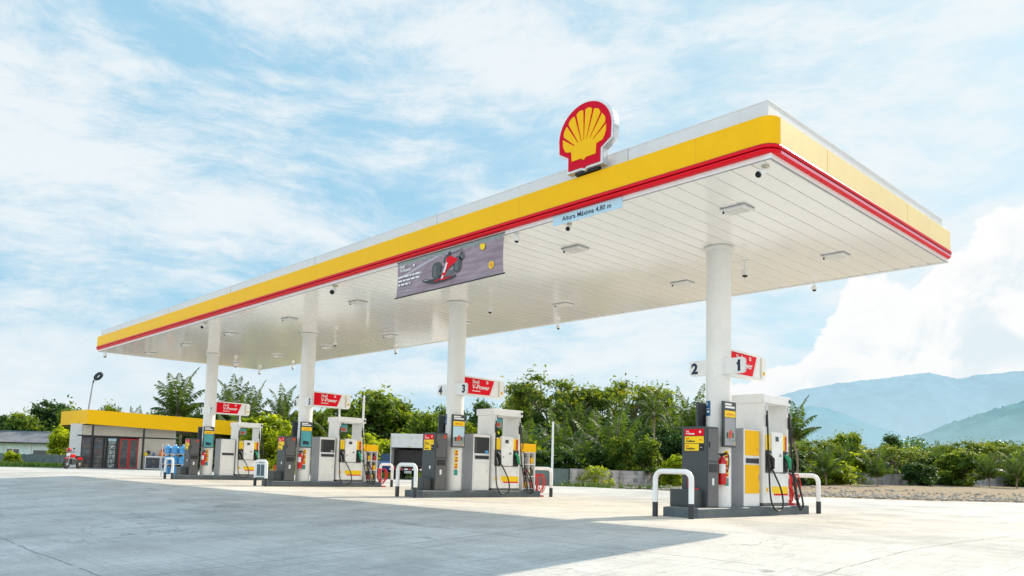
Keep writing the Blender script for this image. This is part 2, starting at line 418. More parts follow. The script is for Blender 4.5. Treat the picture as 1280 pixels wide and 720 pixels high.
def thing(name, label, cat, loc=(0, 0, 0), rz=0.0, group=None):
    o = bpy.data.objects.new(name, None); COL.objects.link(o); o.location = loc; o.rotation_euler.z = rz
    return tag(o, label, cat, group)
def tag(o, label, cat, group=None):
    o['label'] = label; o['category'] = cat
    if group: o['group'] = group
    return o
def struct(o, kind='structure'):
    o['kind'] = kind; return o
def circle(cx, cz, r, n=20, a0=0, a1=360): return [(cx + r * math.cos(R(a0 + (a1 - a0) * i / n)), cz + r * math.sin(R(a0 + (a1 - a0) * i / n))) for i in range(n if a1 - a0 == 360 else n + 1)]
# ------------------------------------------------------------------ camera, sun, sky
CAMP = (4.8823, -9.3019, .7365)
def make_camera():
    c = bpy.data.cameras.new('camera'); o = bpy.data.objects.new('camera', c); COL.objects.link(o)
    c.sensor_width = 36; c.lens = 976.30 / 1280 * 36; c.shift_x = 12.61 / 1280; c.shift_y = 132.93 / 1280
    c.clip_start = .05; c.clip_end = 20000
    yaw, pit, rol = -.8169, .0946, .0276
    fw = Vector((math.sin(yaw) * math.cos(pit), math.cos(yaw) * math.cos(pit), math.sin(pit)))
    rt = Vector((math.cos(yaw), -math.sin(yaw), 0)); up = rt.cross(fw)
    r2 = rt * math.cos(rol) + up * math.sin(rol); u2 = up * math.cos(rol) - rt * math.sin(rol)
    mt = Matrix((r2, u2, -fw)).transposed().to_4x4(); mt.translation = CAMP
    o.matrix_world = mt; SC.camera = o
make_camera()
SUN_EL, SUN_AZ = R(34), R(3)         # azimuth counted from +Y towards +X
def make_sun():
    l = bpy.data.lights.new('sun', 'SUN'); l.energy = 5.5; l.angle = R(.53); l.color = (1, .91, .77)
    o = bpy.data.objects.new('sun', l); COL.objects.link(o)
    d = Vector((math.sin(SUN_AZ) * math.cos(SUN_EL), math.cos(SUN_AZ) * math.cos(SUN_EL), math.sin(SUN_EL)))
    o.rotation_euler = d.to_track_quat('Z', 'Y').to_euler(); o.location = (20, 60, 60)
make_sun()
SC.view_settings.view_transform = 'Standard'; SC.view_settings.look = 'None'
SC.view_settings.exposure = 0; SC.view_settings.gamma = 1

def make_sky():
    w = bpy.data.worlds.new('World'); SC.world = w; w.use_nodes = True
    t = NT(w.node_tree); bg = w.node_tree.nodes['Background']
    S = .13; K = lambda r, g, b: (r / S, g / S, b / S)
    sky = t.add('ShaderNodeTexSky', sky_type='NISHITA', sun_disc=False, sun_elevation=SUN_EL, sun_rotation=SUN_AZ)
    sky.air_density = 1.0; sky.dust_density = 1.0; sky.ozone_density = 2.5
    d = t.add('ShaderNodeTexCoord').outputs['Generated']
    sx = t.add('ShaderNodeSeparateXYZ'); t.put(sx.inputs[0], d); x, y, z = sx.outputs
    zc = t.math('MAXIMUM', z, 0.0); az = t.math('ARCTAN2', x, y)
    # clear sky: the Nishita colour pulled to the pale cyan of a humid noon, paler towards the sun
    blue = t.mix(t.ramp(zc, .05, .6), K(.36, .68, .88), K(.40, .70, .90))
    blue = t.mix(t.math('MULTIPLY', t.ramp(az, -1.05, -.25), .8), blue, K(.66, .87, .94))
    base = t.mix(.88, sky.outputs[0], blue)
    # high cloud drawn out in long shallow streaks
    el = t.math('ARCSINE', z)
    cm = t.add('ShaderNodeCombineXYZ'); t.put(cm.inputs[0], az); t.put(cm.inputs[1], el)
    wp = t.noise(t.mapping(cm.outputs[0], scl=(1, 1.6, 1)), 2.2, 4, .5)
    wv = t.add('ShaderNodeCombineXYZ'); t.put(wv.inputs[0], az); t.put(wv.inputs[1], t.math('MULTIPLY_ADD', wp, .16, el))
    p = t.mapping(wv.outputs[0], loc=(2.3, .7, 0), rot=(0, 0, R(9)), scl=(1.5, 5.2, 1))
    a = t.noise(p, 1.25, 11, .66, .15); b = t.noise(t.mapping(wv.outputs[0], loc=(1, 4, 0), rot=(0, 0, R(14)), scl=(3.2, 8, 1)), 3.0, 10, .7, .2); c = t.noise(t.mapping(cm.outputs[0], loc=(.3, .2, 0), scl=(1, 2, 1)), 2.0, 3, .5)
    f = t.math('MULTIPLY_ADD', b, .26, t.math('MULTIPLY_ADD', c, .30, t.math('MULTIPLY', a, .55)))
    cir = t.ramp(f, .465, .63)
    col = t.mix(t.math('MULTIPLY', cir, .9), base, K(.90, .945, .965))
    # soft bank low on the left, heaped cloud over the hills on the right
    q = t.mapping(d, loc=(.4, .9, .12), scl=(1, 1, 1.25))
    h1 = t.noise(q, 9.0, 10, .55, .15); h2 = t.noise(q, 3.2, 6, .5, .1)
    hh = t.math('SUBTRACT', t.math('MULTIPLY_ADD', h2, .5, t.math('MULTIPLY', h1, .5)), .5)
    lt = t.ramp(t.math('SUBTRACT', t.math('MULTIPLY_ADD', hh, .16, .165), z), .0, .03)
    col = t.mix(t.math('MULTIPLY', t.math('MULTIPLY', lt, t.ramp(az, -.95, -1.25)), .6), col, K(.86, .92, .955))
    zt = t.math('MINIMUM', t.math('MULTIPLY_ADD', t.math('ADD', az, .506), .74, .13), .285)
    dd = t.math('SUBTRACT', t.math('MULTIPLY_ADD', hh, .34, zt), z)
    cum = t.ramp(dd, .0, .008)
    sh = t.math('MULTIPLY', t.ramp(t.math('MULTIPLY_ADD', t.noise(q, 8.0, 9, .6, .3), .40, dd), .20, .34, 0, .9), t.ramp(z, .06, .14))
    sh = t.math('MULTIPLY', t.math('MULTIPLY', t.ramp(t.noise(q, 10.0, 9, .6, .5), .44, .60), t.ramp(dd, .015, .09)), .85)
    ccol = t.mix(sh, K(1.0, 1.0, .995), K(.74, .86, .915))
    col = t.mix(t.math('MULTIPLY', cum, .95), col, ccol)
    # deeper blue overhead, and unseen sky away from the sun brightened as added fill
    col = t.mix(t.math('MULTIPLY', t.ramp(z, .56, .80), .85), col, K(.30, .62, 1.08))
    col = t.mix(t.ramp(y, .15, -.5), col, t.mix(1.0, col, (1.6, 1.55, 1.48), 'MULTIPLY'))
    # humid haze along the horizon
    col = t.mix(t.math('MULTIPLY', t.ramp(z, .0, .16, 1, 0), .5), col, K(.80, .89, .935))
    col = t.mix(t.ramp(z, -.02, .0, 1, 0), col, K(.40, .41, .38))
    t.put(bg.inputs[0], col); bg.inputs[1].default_value = S
make_sky()

# ------------------------------------------------------------------ ground
def smooth(a, b, v):
    v = min(1, max(0, (v - a) / (b - a))); return v * v * (3 - 2 * v)
def zg(x, y):
    s = 0.0
    if y < -.3: s = -.053 * (min(12.0, -.3 - y))
    return s
def zr(x, y):
    r = .42 * smooth(26, 66, y) * smooth(-60, -24, x) if y > 20 else 0
    return zg(x, y) + r
def sheet(name, xs, yf, zf, mat, parent=None):
    mb = MB(); rows = [[(x, y, zf(x, y)) for y in yf(x)] for x in xs]; n = len(rows[0])
    vs = [p for r in rows for p in r]
    fs = [(i * n + j, (i + 1) * n + j, (i + 1) * n + j + 1, i * n + j + 1) for i in range(len(xs) - 1) for j in range(n - 1)]
    mb.add(vs, fs, mat, True); return mb.build(name, parent)
FX = [-4000, -1500, -600, -300, -150] + list(range(-110, 61, 6)) + [100, 300, 800, 4000]
FY = [-4000, -1000, -300, -100, -60, -30, -20, -14] + [-13 + i for i in range(14)] + [.5, 3, 6, 9, 12, 15, 18, 21, 24, 28, 32, 36, 40, 46, 52, 58, 64, 70, 80, 100, 150, 300, 800, 4000]
struct(sheet('ground', FX, lambda x: FY, lambda x, y: zr(x, y) - .02, 'soil'))
EDGE = [(-54, -4), (-52.5, 1.6), (-49, 7), (-47, 15), (-40, 15.6), (-30, 16), (-20, 17.3), (-15.5, 18.6), (-8.7, 18.6), (-6.5, 20.6), (-5, 21.6), (-3, 25.5), (0, 28), (8, 32), (20, 36), (60, 42)]
def lot_edge(x):
    for (a, b), (c, d) in zip(EDGE, EDGE[1:]):
        if a <= x <= c: return b + (d - b) * (x - a) / (c - a) + .25 * math.sin(x * 2.3) * (1 if x > -46 else 0)
    return EDGE[0][1]
LX = [-54 + .5 * i for i in range(229)]
LY = [-60, -40, -25, -18, -14] + [-13 + .5 * i for i in range(27)]
struct(sheet('forecourt', LX, lambda x: [y for y in LY if y < -4.5] + [min(y, lot_edge(x) - .3) for y in LY if y >= -4.5] + [min(4, lot_edge(x) - .1), lot_edge(x)], zg, 'concrete'))
# gravel strip between the forecourt and the right hand wall, and grass on the left
GX = [-19 + .5 * i for i in range(100)]
struct(sheet('gravel', GX, lambda x: [lot_edge(x) + k for k in (-.6, 0, .5, 1, 2, 4, 7, 11, 16, 22, 30, 40)], lambda x, y: zr(x, y) - .012 + .05 * smooth(0, 3, y - lot_edge(x)) * (1 + .6 * math.sin(x * 1.7) * math.cos(y * 1.1)), 'gravel'))
def stones():
    rng = np.random.default_rng(3); mb = MB()
    ico = [(0, 0, 1), (.9, 0, .3), (.28, .85, .3), (-.73, .53, .3), (-.73, -.53, .3), (.28, -.85, .3), (.5, .5, -.3), (-.5, .5, -.3), (0, -.7, -.3)]
    fs = [(0, 1, 2), (0, 2, 3), (0, 3, 4), (0, 4, 5), (0, 5, 1), (1, 6, 2), (2, 6, 7), (2, 7, 3), (3, 7, 4), (4, 7, 8), (4, 8, 5), (5, 8, 1), (1, 8, 6)]
    for _ in range(3200):
        x = rng.uniform(-17, 8); d = abs(rng.normal(0, 2.6)) if rng.random() < .7 else rng.uniform(0, 20)
        y = lot_edge(x) + d - .15
        r = rng.uniform(.03, .1) * (1.7 if rng.random() < .07 else 1)
        a = rng.uniform(0, 6.28); sx, sy, sz = rng.uniform(.7, 1.3, 3) * r
        xf = Matrix.Translation((x, y, zr(x, y) + .04)) @ Matrix.Rotation(a, 4, 'Z') @ Matrix.Diagonal((sx, sy, sz * .75, 1))
        mb.add(ico, fs, 'stone', False, xf)
    struct(mb.build('gravel_stones'), 'stuff')
stones()
struct(sheet('grass_verge', [-110, -90, -75, -65, -60, -56, -53.2, -51.6], lambda x: [-30 + 2 * i for i in range(18)] + [6.4], lambda x, y: zg(x, y) + .006, 'grass'))
def blades(name, n, px, py, hmin, hmax, mat='blade'):
    rng = np.random.default_rng(5); mb = MB()
    for _ in range(n):
        x, y = px(rng), py(rng); h = rng.uniform(hmin, hmax); a = rng.uniform(0, 6.28); w = h * .22
        c, s = math.cos(a), math.sin(a); lx, ly = rng.normal(0, .35, 2) * h; z = zr(x, y)
        mb.add([(x - c * w, y - s * w, z), (x + c * w, y + s * w, z), (x + lx, y + ly, z + h)], [(0, 1, 2)], mat)
    return struct(mb.build(name), 'stuff')
blades('grass', 5000, lambda r: r.uniform(-66, -52.6), lambda r: r.uniform(-1, 7.5), .08, .3)
def verge_grass():
    rng = np.random.default_rng(8); mb = MB()
    for _ in range(4200):
        x = rng.uniform(-34, -13); y = lot_edge(x) + abs(rng.normal(0, .8)) + .05; h = rng.uniform(.05, .24); a = rng.uniform(0, 6.28); w = h * .2
        if math.sin(x * 1.9) + math.sin(x * .7 + 1) < rng.uniform(-1.2, 1.5): continue
        lx, ly = rng.normal(0, .35, 2) * h; z = zr(x, y); c, s = math.cos(a), math.sin(a)
        mb.add([(x - c * w, y - s * w, z), (x + c * w, y + s * w, z), (x + lx, y + ly, z + h)], [(0, 1, 2)], 'blade')
    struct(mb.build('wild_grass'), 'stuff')
verge_grass()

# ------------------------------------------------------------------ hills
def hill(name, ridge, mat, seed, rough, bumps):
    rng = np.random.default_rng(seed); P = np.array(ridge); n = 260
    s = np.linspace(0, len(P) - 1, n); pts = np.stack([np.interp(s, np.arange(len(P)), P[:, k]) for k in range(3)], 1)
    def fbm(m, o): # 1-D value noise
        v = np.zeros(m)
        for q in range(o):
            k = 5 * 2 ** q; c = rng.normal(0, 1, k + 2); v += np.interp(np.linspace(0, k, m), np.arange(k + 2), c) / 1.7 ** q
        return v
    rows = []; fr = [-.35, .0, .25, .45, .62, .78, .9, 1.0, .96, .6]; back = [-.62, -.45, -.36, -.27, -.2, -.12, -.05, 0, .1, .5]
    cam = np.array(CAMP)
    for f, bk in zip(fr, back):
        d = pts - cam; d[:, 2] = 0; D = np.linalg.norm(d, axis=1, keepdims=True); u = d / D
        q = pts + u * D * bk * .5
        q[:, 2] = pts[:, 2] * max(f, -.05) + fbm(n, 5) * rough * (1 if 0 < f < 1 else .25)
        if f == 1.0: q[:, 2] += np.convolve(np.abs(rng.normal(0, bumps, n)), [.25, .5, .25], 'same') + fbm(n, 6) * rough * .15
        if f < 0: q[:, 2] = -3
        rows.append(q)
    v = np.concatenate(rows); m = len(rows); mb = MB()
    fs = [(r * n + i, r * n + i + 1, (r + 1) * n + i + 1, (r + 1) * n + i) for r in range(m - 1) for i in range(n - 1)]
    mb.add(v.tolist(), fs, mat, True); struct(mb.build(name))
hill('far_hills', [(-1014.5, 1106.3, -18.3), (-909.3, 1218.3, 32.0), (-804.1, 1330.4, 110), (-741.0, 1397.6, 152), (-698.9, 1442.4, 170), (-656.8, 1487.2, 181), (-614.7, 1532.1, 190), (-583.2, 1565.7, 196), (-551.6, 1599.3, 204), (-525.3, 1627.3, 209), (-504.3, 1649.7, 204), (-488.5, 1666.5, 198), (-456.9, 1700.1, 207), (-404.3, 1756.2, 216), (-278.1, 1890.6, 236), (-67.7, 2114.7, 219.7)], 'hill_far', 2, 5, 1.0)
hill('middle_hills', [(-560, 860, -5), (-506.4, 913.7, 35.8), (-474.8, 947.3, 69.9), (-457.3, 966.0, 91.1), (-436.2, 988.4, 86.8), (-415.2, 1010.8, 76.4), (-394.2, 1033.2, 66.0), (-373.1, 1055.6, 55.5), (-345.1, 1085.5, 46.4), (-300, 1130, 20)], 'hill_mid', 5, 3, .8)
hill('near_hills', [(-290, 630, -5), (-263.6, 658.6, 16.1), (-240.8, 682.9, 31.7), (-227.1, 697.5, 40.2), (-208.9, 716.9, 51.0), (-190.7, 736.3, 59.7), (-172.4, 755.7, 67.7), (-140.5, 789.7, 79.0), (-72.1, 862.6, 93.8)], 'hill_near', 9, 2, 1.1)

# ------------------------------------------------------------------ the canopy
L, W, H = 28.36, 6.83, 4.9
COLX = [-2.698 - 7.44 * i for i in range(4)]; COLY = 3.2
def ring(mb, prof, mats, r0, seg=6, x0=-L, x1=0.0, y0=0.0, y1=W, side=None):
    """sweep a profile of (offset outwards, height) round the canopy's rounded rectangle"""
    rows = []
    for t, z in prof:
        r = max(.001, r0 + t) if r0 else 0; pts = []
        for cx, cy, a in ((x1, y0, -90), (x1, y1, 0), (x0, y1, 90), (x0, y0, 180)):
            sx, sy = (1 if cx == x1 else -1), (1 if cy == y1 else -1)
            if r0:
                ox, oy = cx - sx * r0, cy - sy * r0
                pts += [(ox + r * math.cos(R(a + 90 * k / seg)), oy + r * math.sin(R(a + 90 * k / seg)), z) for k in range(seg + 1)]
            else: pts.append((cx + sx * t, cy + sy * t, z))
        rows.append(pts)
    n = len(rows[0]); vs = [p for r_ in rows for p in r_]
    for i in range(len(rows) - 1):
        for j in range(n):
            a_, b_ = rows[i][j], rows[i][(j + 1) % n]
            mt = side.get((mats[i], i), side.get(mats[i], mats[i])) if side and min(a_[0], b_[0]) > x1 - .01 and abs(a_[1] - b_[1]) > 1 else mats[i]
            mb.add([a_, b_, rows[i + 1][(j + 1) % n], rows[i + 1][j]], [(0, 1, 2, 3)], mt, False)
    return mb
canopy = thing('fuel_canopy', 'long white and yellow fuel station canopy on four round white columns', 'canopy', (0, 0, 0))
def canopy_parts():
    mb = MB(); x = 0.0                                          # soffit of pressed panels with open seams
    mb.box(-L, 0, 0, W, H + .03, H + .06, 'groove')
    k = int(L / .3)
    for i in range(k + 1):
        a = -i * .3; b = max(-L, a - .29)
        if b >= a: break
        e = .006
        vs = [(a, .0, H + .028), (a - e, .0, H), (b + e, .0, H), (b, .0, H + .028)]; vs += [(p, W, q) for p, _, q in vs]
        mb.add(vs, [(0, 1, 5, 4), (1, 2, 6, 5), (2, 3, 7, 6)], 'soffit')
    mb.build('soffit', canopy)
    mb = MB(); ring(mb, [(-.03, H - .004), (.0, H - .02), (.03, H - .015), (.03, H + .06)], ['white', 'cabinet_grey', 'white'], 0)
    for i in range(236): mb.box(-L + .06 + i * .12, -L + .11 + i * .12, W - .003, W + .012, H - .018, H + .004, 'cabinet_grey')
    mb.build('edge_trim', canopy)
    mb = MB(); ring(mb, [(.095, 5.075), (.1, 5.09), (.1, 5.45), (.085, 5.465), (-.06, 5.465)], ['yellow'] * 4, .1, side={'yellow': 'yellow_glare'})
    for i in range(8): xx = -L * (i + .3) / 8; mb.box(xx - .004, xx + .004, -.1012, -.0995, 5.092, 5.448, 'yellow_seam')
    for yy in (1.5, 4.6): mb.box(.0995, .1012, yy - .004, yy + .004, 5.092, 5.448, 'yellow_seam')
    mb.build('yellow_fascia', canopy)
    mb = MB(); prof = [(.0, 4.955), (.08, 4.955), (.102, 4.963), (.11, 4.982), (.106, 5.002), (.09, 5.012), (.118, 5.022), (.123, 5.055), (.117, 5.072), (.08, 5.074)]
    ring(mb, prof, ['red'] * 4 + ['red_deep', 'red_deep', 'red', 'red_deep', 'red_deep'], .1, side={('red', 2): 'red_glare', ('red', 3): 'red_glare'})
    mb.build('red_band', canopy)
    mb = MB(); ring(mb, [(-.04, 5.465), (-.04, 5.712), (-.035, 5.714), (-.035, 5.728), (-.12, 5.73)], ['parapet', 'parapet', 'parapet', 'white'], 0)
    for i in range(6):                                           # butt joints of the parapet sheets
        xx = -L * (i + .5) / 6; mb.box(xx - .004, xx + .004, .036, .0398, 5.468, 5.71, 'cabinet_grey')
    mb.build('parapet', canopy)
    mb = MB(); mb.box(-L + .1, -.1, .1, W - .1, 5.2, 5.24, 'cabinet_grey'); mb.build('roof_deck', canopy)
    for xk in COLX:
        mb = MB(); mb.lathe((xk, COLY, 0), [(.222, .165), (.222, 2.6), (.2225, 2.61), (.222, 2.62), (.222, H - .005)], 'column', 40)
        c = mb.build('column', canopy)
        mb = MB(); mb.lathe((xk, COLY, 0), [(.226, H - .07), (.262, H - .07), (.27, H - .06), (.27, H - .012), (.26, H - .004)], 'column', 40); mb.build('collar', c)
canopy_parts()

def emblem():
    t = thing('emblem_sign', 'big red and yellow scallop shell emblem sign standing on the canopy edge', 'sign', (-3.06, -.17, 5.475))
    def outline(g):      # the shell: a wide fan over a narrower foot, g pushes the outline outwards
        P = [(-.60 - g, -1.07 - g), (-.10, -1.07 - g), (0, -1.13 - g), (.10, -1.07 - g), (.60 + g, -1.07 - g), (.60 + g, -.62 - g * .3), (.98 + g, -.36 - g * .6)]
        P += [(1.0 * math.cos(R(a)) * (1 + g), .06 + 1.03 * math.sin(R(a)) * (1 + g)) for a in range(-8, 189, 7)]
        P += [(-.98 - g, -.36 - g * .6), (-.60 - g, -.62 - g * .3)]
        return [(x * .525, .60 + z * .475) for x, z in P]
    mb = MB(); mb.prism(outline(.11), .0, .12, 'silver', 'silver'); mb.prism(outline(.10), -.012, -.001, 'ink_white', 'silver'); mb.build('casing', t)
    mb = MB(); mb.prism(outline(.03), -.03, -.013, 'emblem_red', 'magenta'); mb.build('red_face', t)
    mb = MB()
    S = lambda P: [(x * .525, .60 + z * .475) for x, z in P]
    mb.prism(S([(-.47, -.80), (-.1, -.80), (0, -.88), (.1, -.80), (.47, -.80), (.50, -.42), (.30, -.2), (-.30, -.2), (-.50, -.42)]), -.042, -.031, 'yellow')
    # eight rays parted by seven gaps
    gaps = [-50, -31, -14.5, 0, 14.5, 31, 50]; ends = [-76] + gaps + [76]
    piv = (0, -.58)
    def rim(a):          # distance from the pivot to the fan's inner rim along an angle counted from straight up
        dx, dz = math.sin(R(a)), math.cos(R(a)); b = piv[1] - .04; bb = dz * b; cc = b * b - .87 ** 2
        return -bb + math.sqrt(bb * bb - cc)
    for a, b in zip(ends, ends[1:]):
        ga = .042 if a != -76 else 0; gb = .042 if b != 76 else 0
        pt = lambda an, r, o: (piv[0] + math.sin(R(an)) * r + math.cos(R(an)) * o, piv[1] + math.cos(R(an)) * r - math.sin(R(an)) * o)
        ri = .37 if abs(a + b) < 110 else .40
        m_ = (a + b) / 2; ra, rb = rim(a), rim(b)
        P = [pt(a, ri, ga * .25), pt(b, ri, -gb * .25), pt(b, rb * .965, -gb * 1.0), pt(b * .75 + a * .25, rim(b * .75 + a * .25) * .985, 0), pt(m_, rim(m_), 0), pt(a * .75 + b * .25, rim(a * .75 + b * .25) * .985, 0), pt(a, ra * .965, ga * 1.0)]
        mb.prism(S(P), -.0405, -.0305, 'yellow')
    mb.build('yellow_shell', t)
    mb = MB(); mb.box(-.24, .24, .04, .12, .0, .06, 'black'); mb.build('foot_shade', t)  # thin black strip standing in for the shadow under the emblem
emblem()

def banner():
    t = thing('banner', 'grey purple banner with a red racing car hanging under the canopy edge', 'banner', (-8.27, -.035, 4.18))
    w, h = 3.24, .745; mb = MB(); n, m = 36, 6
    pos = lambda u, v: (u * w + .03 * math.sin(math.pi * v) * (1 - 2 * u), .012 * math.sin(u * 19) * math.sin(math.pi * v), v * h)
    vs = [pos(i / n, j / m) for j in range(m + 1) for i in range(n + 1)]
    mb.add(vs, [(j * (n + 1) + i, j * (n + 1) + i + 1, (j + 1) * (n + 1) + i + 1, (j + 1) * (n + 1) + i) for j in range(m) for i in range(n)], 'banner', True)
    cloth = mb.build('banner_cloth', t)
    mb = MB(); y = -.018; k = .035
    def pl(P, mat, dy=0): mb.flat([(x, z) for x, z in P], y - dy, mat)
    # racing car seen from front left: wheels, wings, body
    pl([(.88, .235), (1.02, .25), (1.12, .215), (1.86, .175), (1.94, .20), (1.93, .155), (1.80, .12), (1.30, .115), (1.05, .155), (.90, .205)], 'sleeve')
    pl([(.90, .225), (1.05, .235), (1.10, .21), (1.0, .205)], 'cabinet_grey', .001)
    for x0, x1, z0, z1 in ((1.55, 1.74, .42, .62), (2.02, 2.15, .42, .62), (1.20, 1.47, .20, .53), (1.86, 2.08, .22, .54)):
        r = .07; pl([(x0 + r, z0), (x1 - r, z0), (x1, z0 + r), (x1, z1 - r), (x1 - r, z1), (x0 + r, z1), (x0, z1 - r), (x0, z0 + r)], 'grey', .002)
        pl([(x0 + .05, z0 + .07), (x0 + .13, z0 + .04), (x0 + .13, z1 - .05), (x0 + .05, z1 - .08)], 'grey_side', .003)
    pl([(1.47, .30), (1.86, .30), (1.88, .20), (1.52, .18)], 'grey_side', .003)
    pl([(1.46, .15), (1.58, .145), (1.66, .32), (1.84, .40), (1.98, .46), (1.96, .50), (1.80, .56), (1.72, .62), (1.64, .55), (1.58, .36)], 'red_label', .004)
    pl([(1.54, .29), (1.60, .28), (1.68, .46), (1.64, .48)], 'ink_white', .005); pl([(1.49, .17), (1.54, .17), (1.57, .23), (1.53, .24)], 'ink_white', .005)
    pl([(1.30, .165), (1.46, .185), (1.46, .16), (1.30, .145)], 'red_label', .005); pl([(1.58, .165), (1.80, .185), (1.80, .165), (1.58, .145)], 'red_label', .005)
    pl([(1.62, .62), (2.06, .655), (2.06, .695), (1.62, .665)], 'cabinet_grey', .003); pl([(1.66, .57), (1.74, .58), (1.78, .665), (1.69, .665)], 'sleeve', .005)
    pl([(1.47, .42), (1.62, .40), (1.62, .385), (1.47, .40)], 'sleeve', .003); pl([(1.74, .38), (1.88, .40), (1.88, .385), (1.74, .365)], 'sleeve', .005)
    mb.build('car_print', cloth); mb = MB()
    # yellow shield and the small shell disc
    pl([(2.60, .60), (2.64, .535), (2.70, .52), (2.74, .56), (2.75, .63), (2.61, .65)], 'yellow_label', .002); mb.build('shield_print', cloth); mb = MB()
    pl(circle(2.93, .20, .07, 20), 'yellow_label', .002); pl(circle(2.93, .20, .045, 14), 'orange', .003); mb.build('disc_print', cloth); mb = MB()
    xf = lambda x, z: FRONT(x, y - .004, z)
    mb.text('Shell', .085, 'ink_white', xf(.13, .60), .002); mb.text('V-Power', .105, 'ink_white', xf(.13, .51), .002, .15)
    pl(circle(.60, .60, .03, 12), 'ink_white', .004)
    rng = random.Random(2)
    for row, (z, end) in enumerate(((.395, .86), (.315, .80), (.235, .50))):       # three lines of copy, too small to read
        x = .08
        while x < end:
            wl = rng.uniform(.06, .17); x1 = min(x + wl, end)
            pl([(x, z), (x1, z), (x1, z + .036), (x, z + .036)], 'ink_white', .003); x = x1 + .028
    pl([(.1, .11), (.5, .11), (.5, .116), (.1, .116)], 'ink_white', .003)
    mb.build('lettering', cloth)
    mb = MB(); mb.tube([(-.04, 0, 0), (w + .03, 0, 0)], .014, 'frame_black', 8); mb.build('hem_rod', t)
    mb = MB(); mb.tube([(0, 0, h), (w, 0, h)], .008, 'frame_black', 8)
    for x in (0, w): mb.tube([(x, 0, h), (x + (.03 if x else -.03), .03, h + .04)], .006, 'frame_black', 6)
    mb.build('hanging_cord', t)
banner()
def height_board():
    t = thing('clearance_board', 'pale blue clearance board with dark lettering hanging under the front canopy edge', 'sign', (-3.85, -.04, 4.775))
    mb = MB(); mb.box(0, 1.45, -.006, .006, 0, .165, 'cyan_sign'); mb.build('board', t)
    mb = MB(); mb.text('Altura Máxima 4,80 m', .112, 'navy', FRONT(.725, -.009, .045), .0018, 0, 'CENTER', 1.02); mb.build('lettering', t)
height_board()

def canopy_light(x, y, label):
    t = thing('canopy_light', label, 'ceiling light', (x, y, H), 0, 'flat lights under the canopy')
    mb = MB(); mb.rbox(-.20, .20, -.15, .15, -.05, -.002, 'white_side', .012); mb.box(-.215, .215, -.165, .165, -.012, -.001, 'cabinet_grey'); mb.build('housing', t)
    mb = MB(); mb.rbox(-.155, .155, -.105, .105, -.058, -.049, 'lamp', .004); mb.build('diffuser', t)
    mb = MB(); mb.lathe((-.17, -.12, -.085), [(.012, 0), (.018, .01), (.012, .04)], 'black', 8); mb.build('sensor', t)
LIGHTX = [(-1.33, 'the right end of the canopy'), (-4.7, 'the clearance board'), (-8.2, 'the banner'), (-12.1, 'the middle of the canopy, left of the banner'), (-15.7, 'the third column'), (-19.65, 'and beyond the third column'), (-23.3, 'the farthest column'), (-26.9, 'the left end of the canopy')]
for x, where in LIGHTX:
    canopy_light(x, 1.48, 'flat ceiling light, front row, near ' + where)
    canopy_light(x, 5.02, 'flat ceiling light, back row, near ' + where)

def camera_dome(x, y, label, drop=.12, s=1.0):
    t = thing('security_camera', label, 'camera', (x, y, H), 0, 'small cameras under the canopy')
    mb = MB(); mb.lathe((0, 0, -.02), [(.045 * s, 0), (.05 * s, .01), (.05 * s, .018)], 'white', 14); mb.tube([(0, 0, 0), (0, 0, -drop)], .014 * s, 'white', 8); mb.build('bracket', t)
    mb = MB(); mb.lathe((0, 0, -drop - .10 * s), [(.03 * s, 0), (.05 * s, .03 * s), (.055 * s, .07 * s), (.045 * s, .1 * s)], 'white', 14); mb.build('housing', t)
    mb = MB(); mb.lathe((0, 0, -drop - .125 * s), [(.012 * s, 0), (.034 * s, .012 * s), (.045 * s, .03 * s)], 'lens', 14); mb.build('lens', t)
def camera_bullet(x, y, label, rz, s=1.0):
    t = thing('security_camera', label, 'camera', (x, y, H), rz, 'small cameras under the canopy')
    mb = MB(); mb.lathe((0, 0, -.03), [(.05 * s, 0), (.055 * s, .012), (.055 * s, .028)], 'cream', 14); mb.tube([(0, 0, -.02), (.02 * s, 0, -.08 * s), (.06 * s, 0, -.11 * s)], .016 * s, 'cream', 8); mb.build('bracket', t)
    mb = MB(); mb.tube([(.03 * s, 0, -.085 * s), (.16 * s, 0, -.17 * s)], [.045 * s, .048 * s], 'white', 14); mb.build('housing', t)
    mb = MB(); mb.tube([(.155 * s, 0, -.167 * s), (.172 * s, 0, -.178 * s)], [.05 * s, .04 * s], 'lens', 14); mb.build('lens', t)
camera_bullet(-.17, .20, 'white bullet camera at the nearest corner of the canopy', R(-100), .95)
camera_bullet(-3.79, .30, 'small white camera just behind the clearance board', R(-60), .8)
camera_bullet(-10.97, .12, 'white camera at the front canopy edge left of the banner', R(-50), 1.2)
camera_bullet(-18.4, .14, 'white camera at the front canopy edge left of the third column', R(-60), 1.0)
for x, y, lb, d, s in ((-2.79, 4.3, 'camera hanging from the ceiling right beside the nearest column', .18, 1.25), (-9.32, 3.55, 'camera hanging from the ceiling right of the second column', .2, 1.1), (-17.3, 3.99, 'camera hanging from the ceiling right of the third column', .2, 1.2), (-26.4, 4.75, 'camera hanging from the ceiling beside the farthest column', .12, 1.2),
                       (-2.56, 6.78, 'ball camera on the rear canopy edge near its right end', .08, 1.0), (-9.99, 6.78, 'ball camera on the rear canopy edge behind the second column', .08, 1.0), (-17.83, 6.78, 'ball camera on the rear canopy edge right of the third column', .08, 1.1), (-25.3, 6.78, 'ball camera on the rear canopy edge left of the third column', .08, 1.1),
                       (-28.2, 6.7, 'ball camera at the far rear corner of the canopy', .08, 1.3), (-28.0, .14, 'ball camera at the far left corner of the canopy', .1, 1.3), (-4.86, .1, 'black ball camera at the right end of the banner', .06, .9)):
    camera_dome(x, y, lb, d, s)
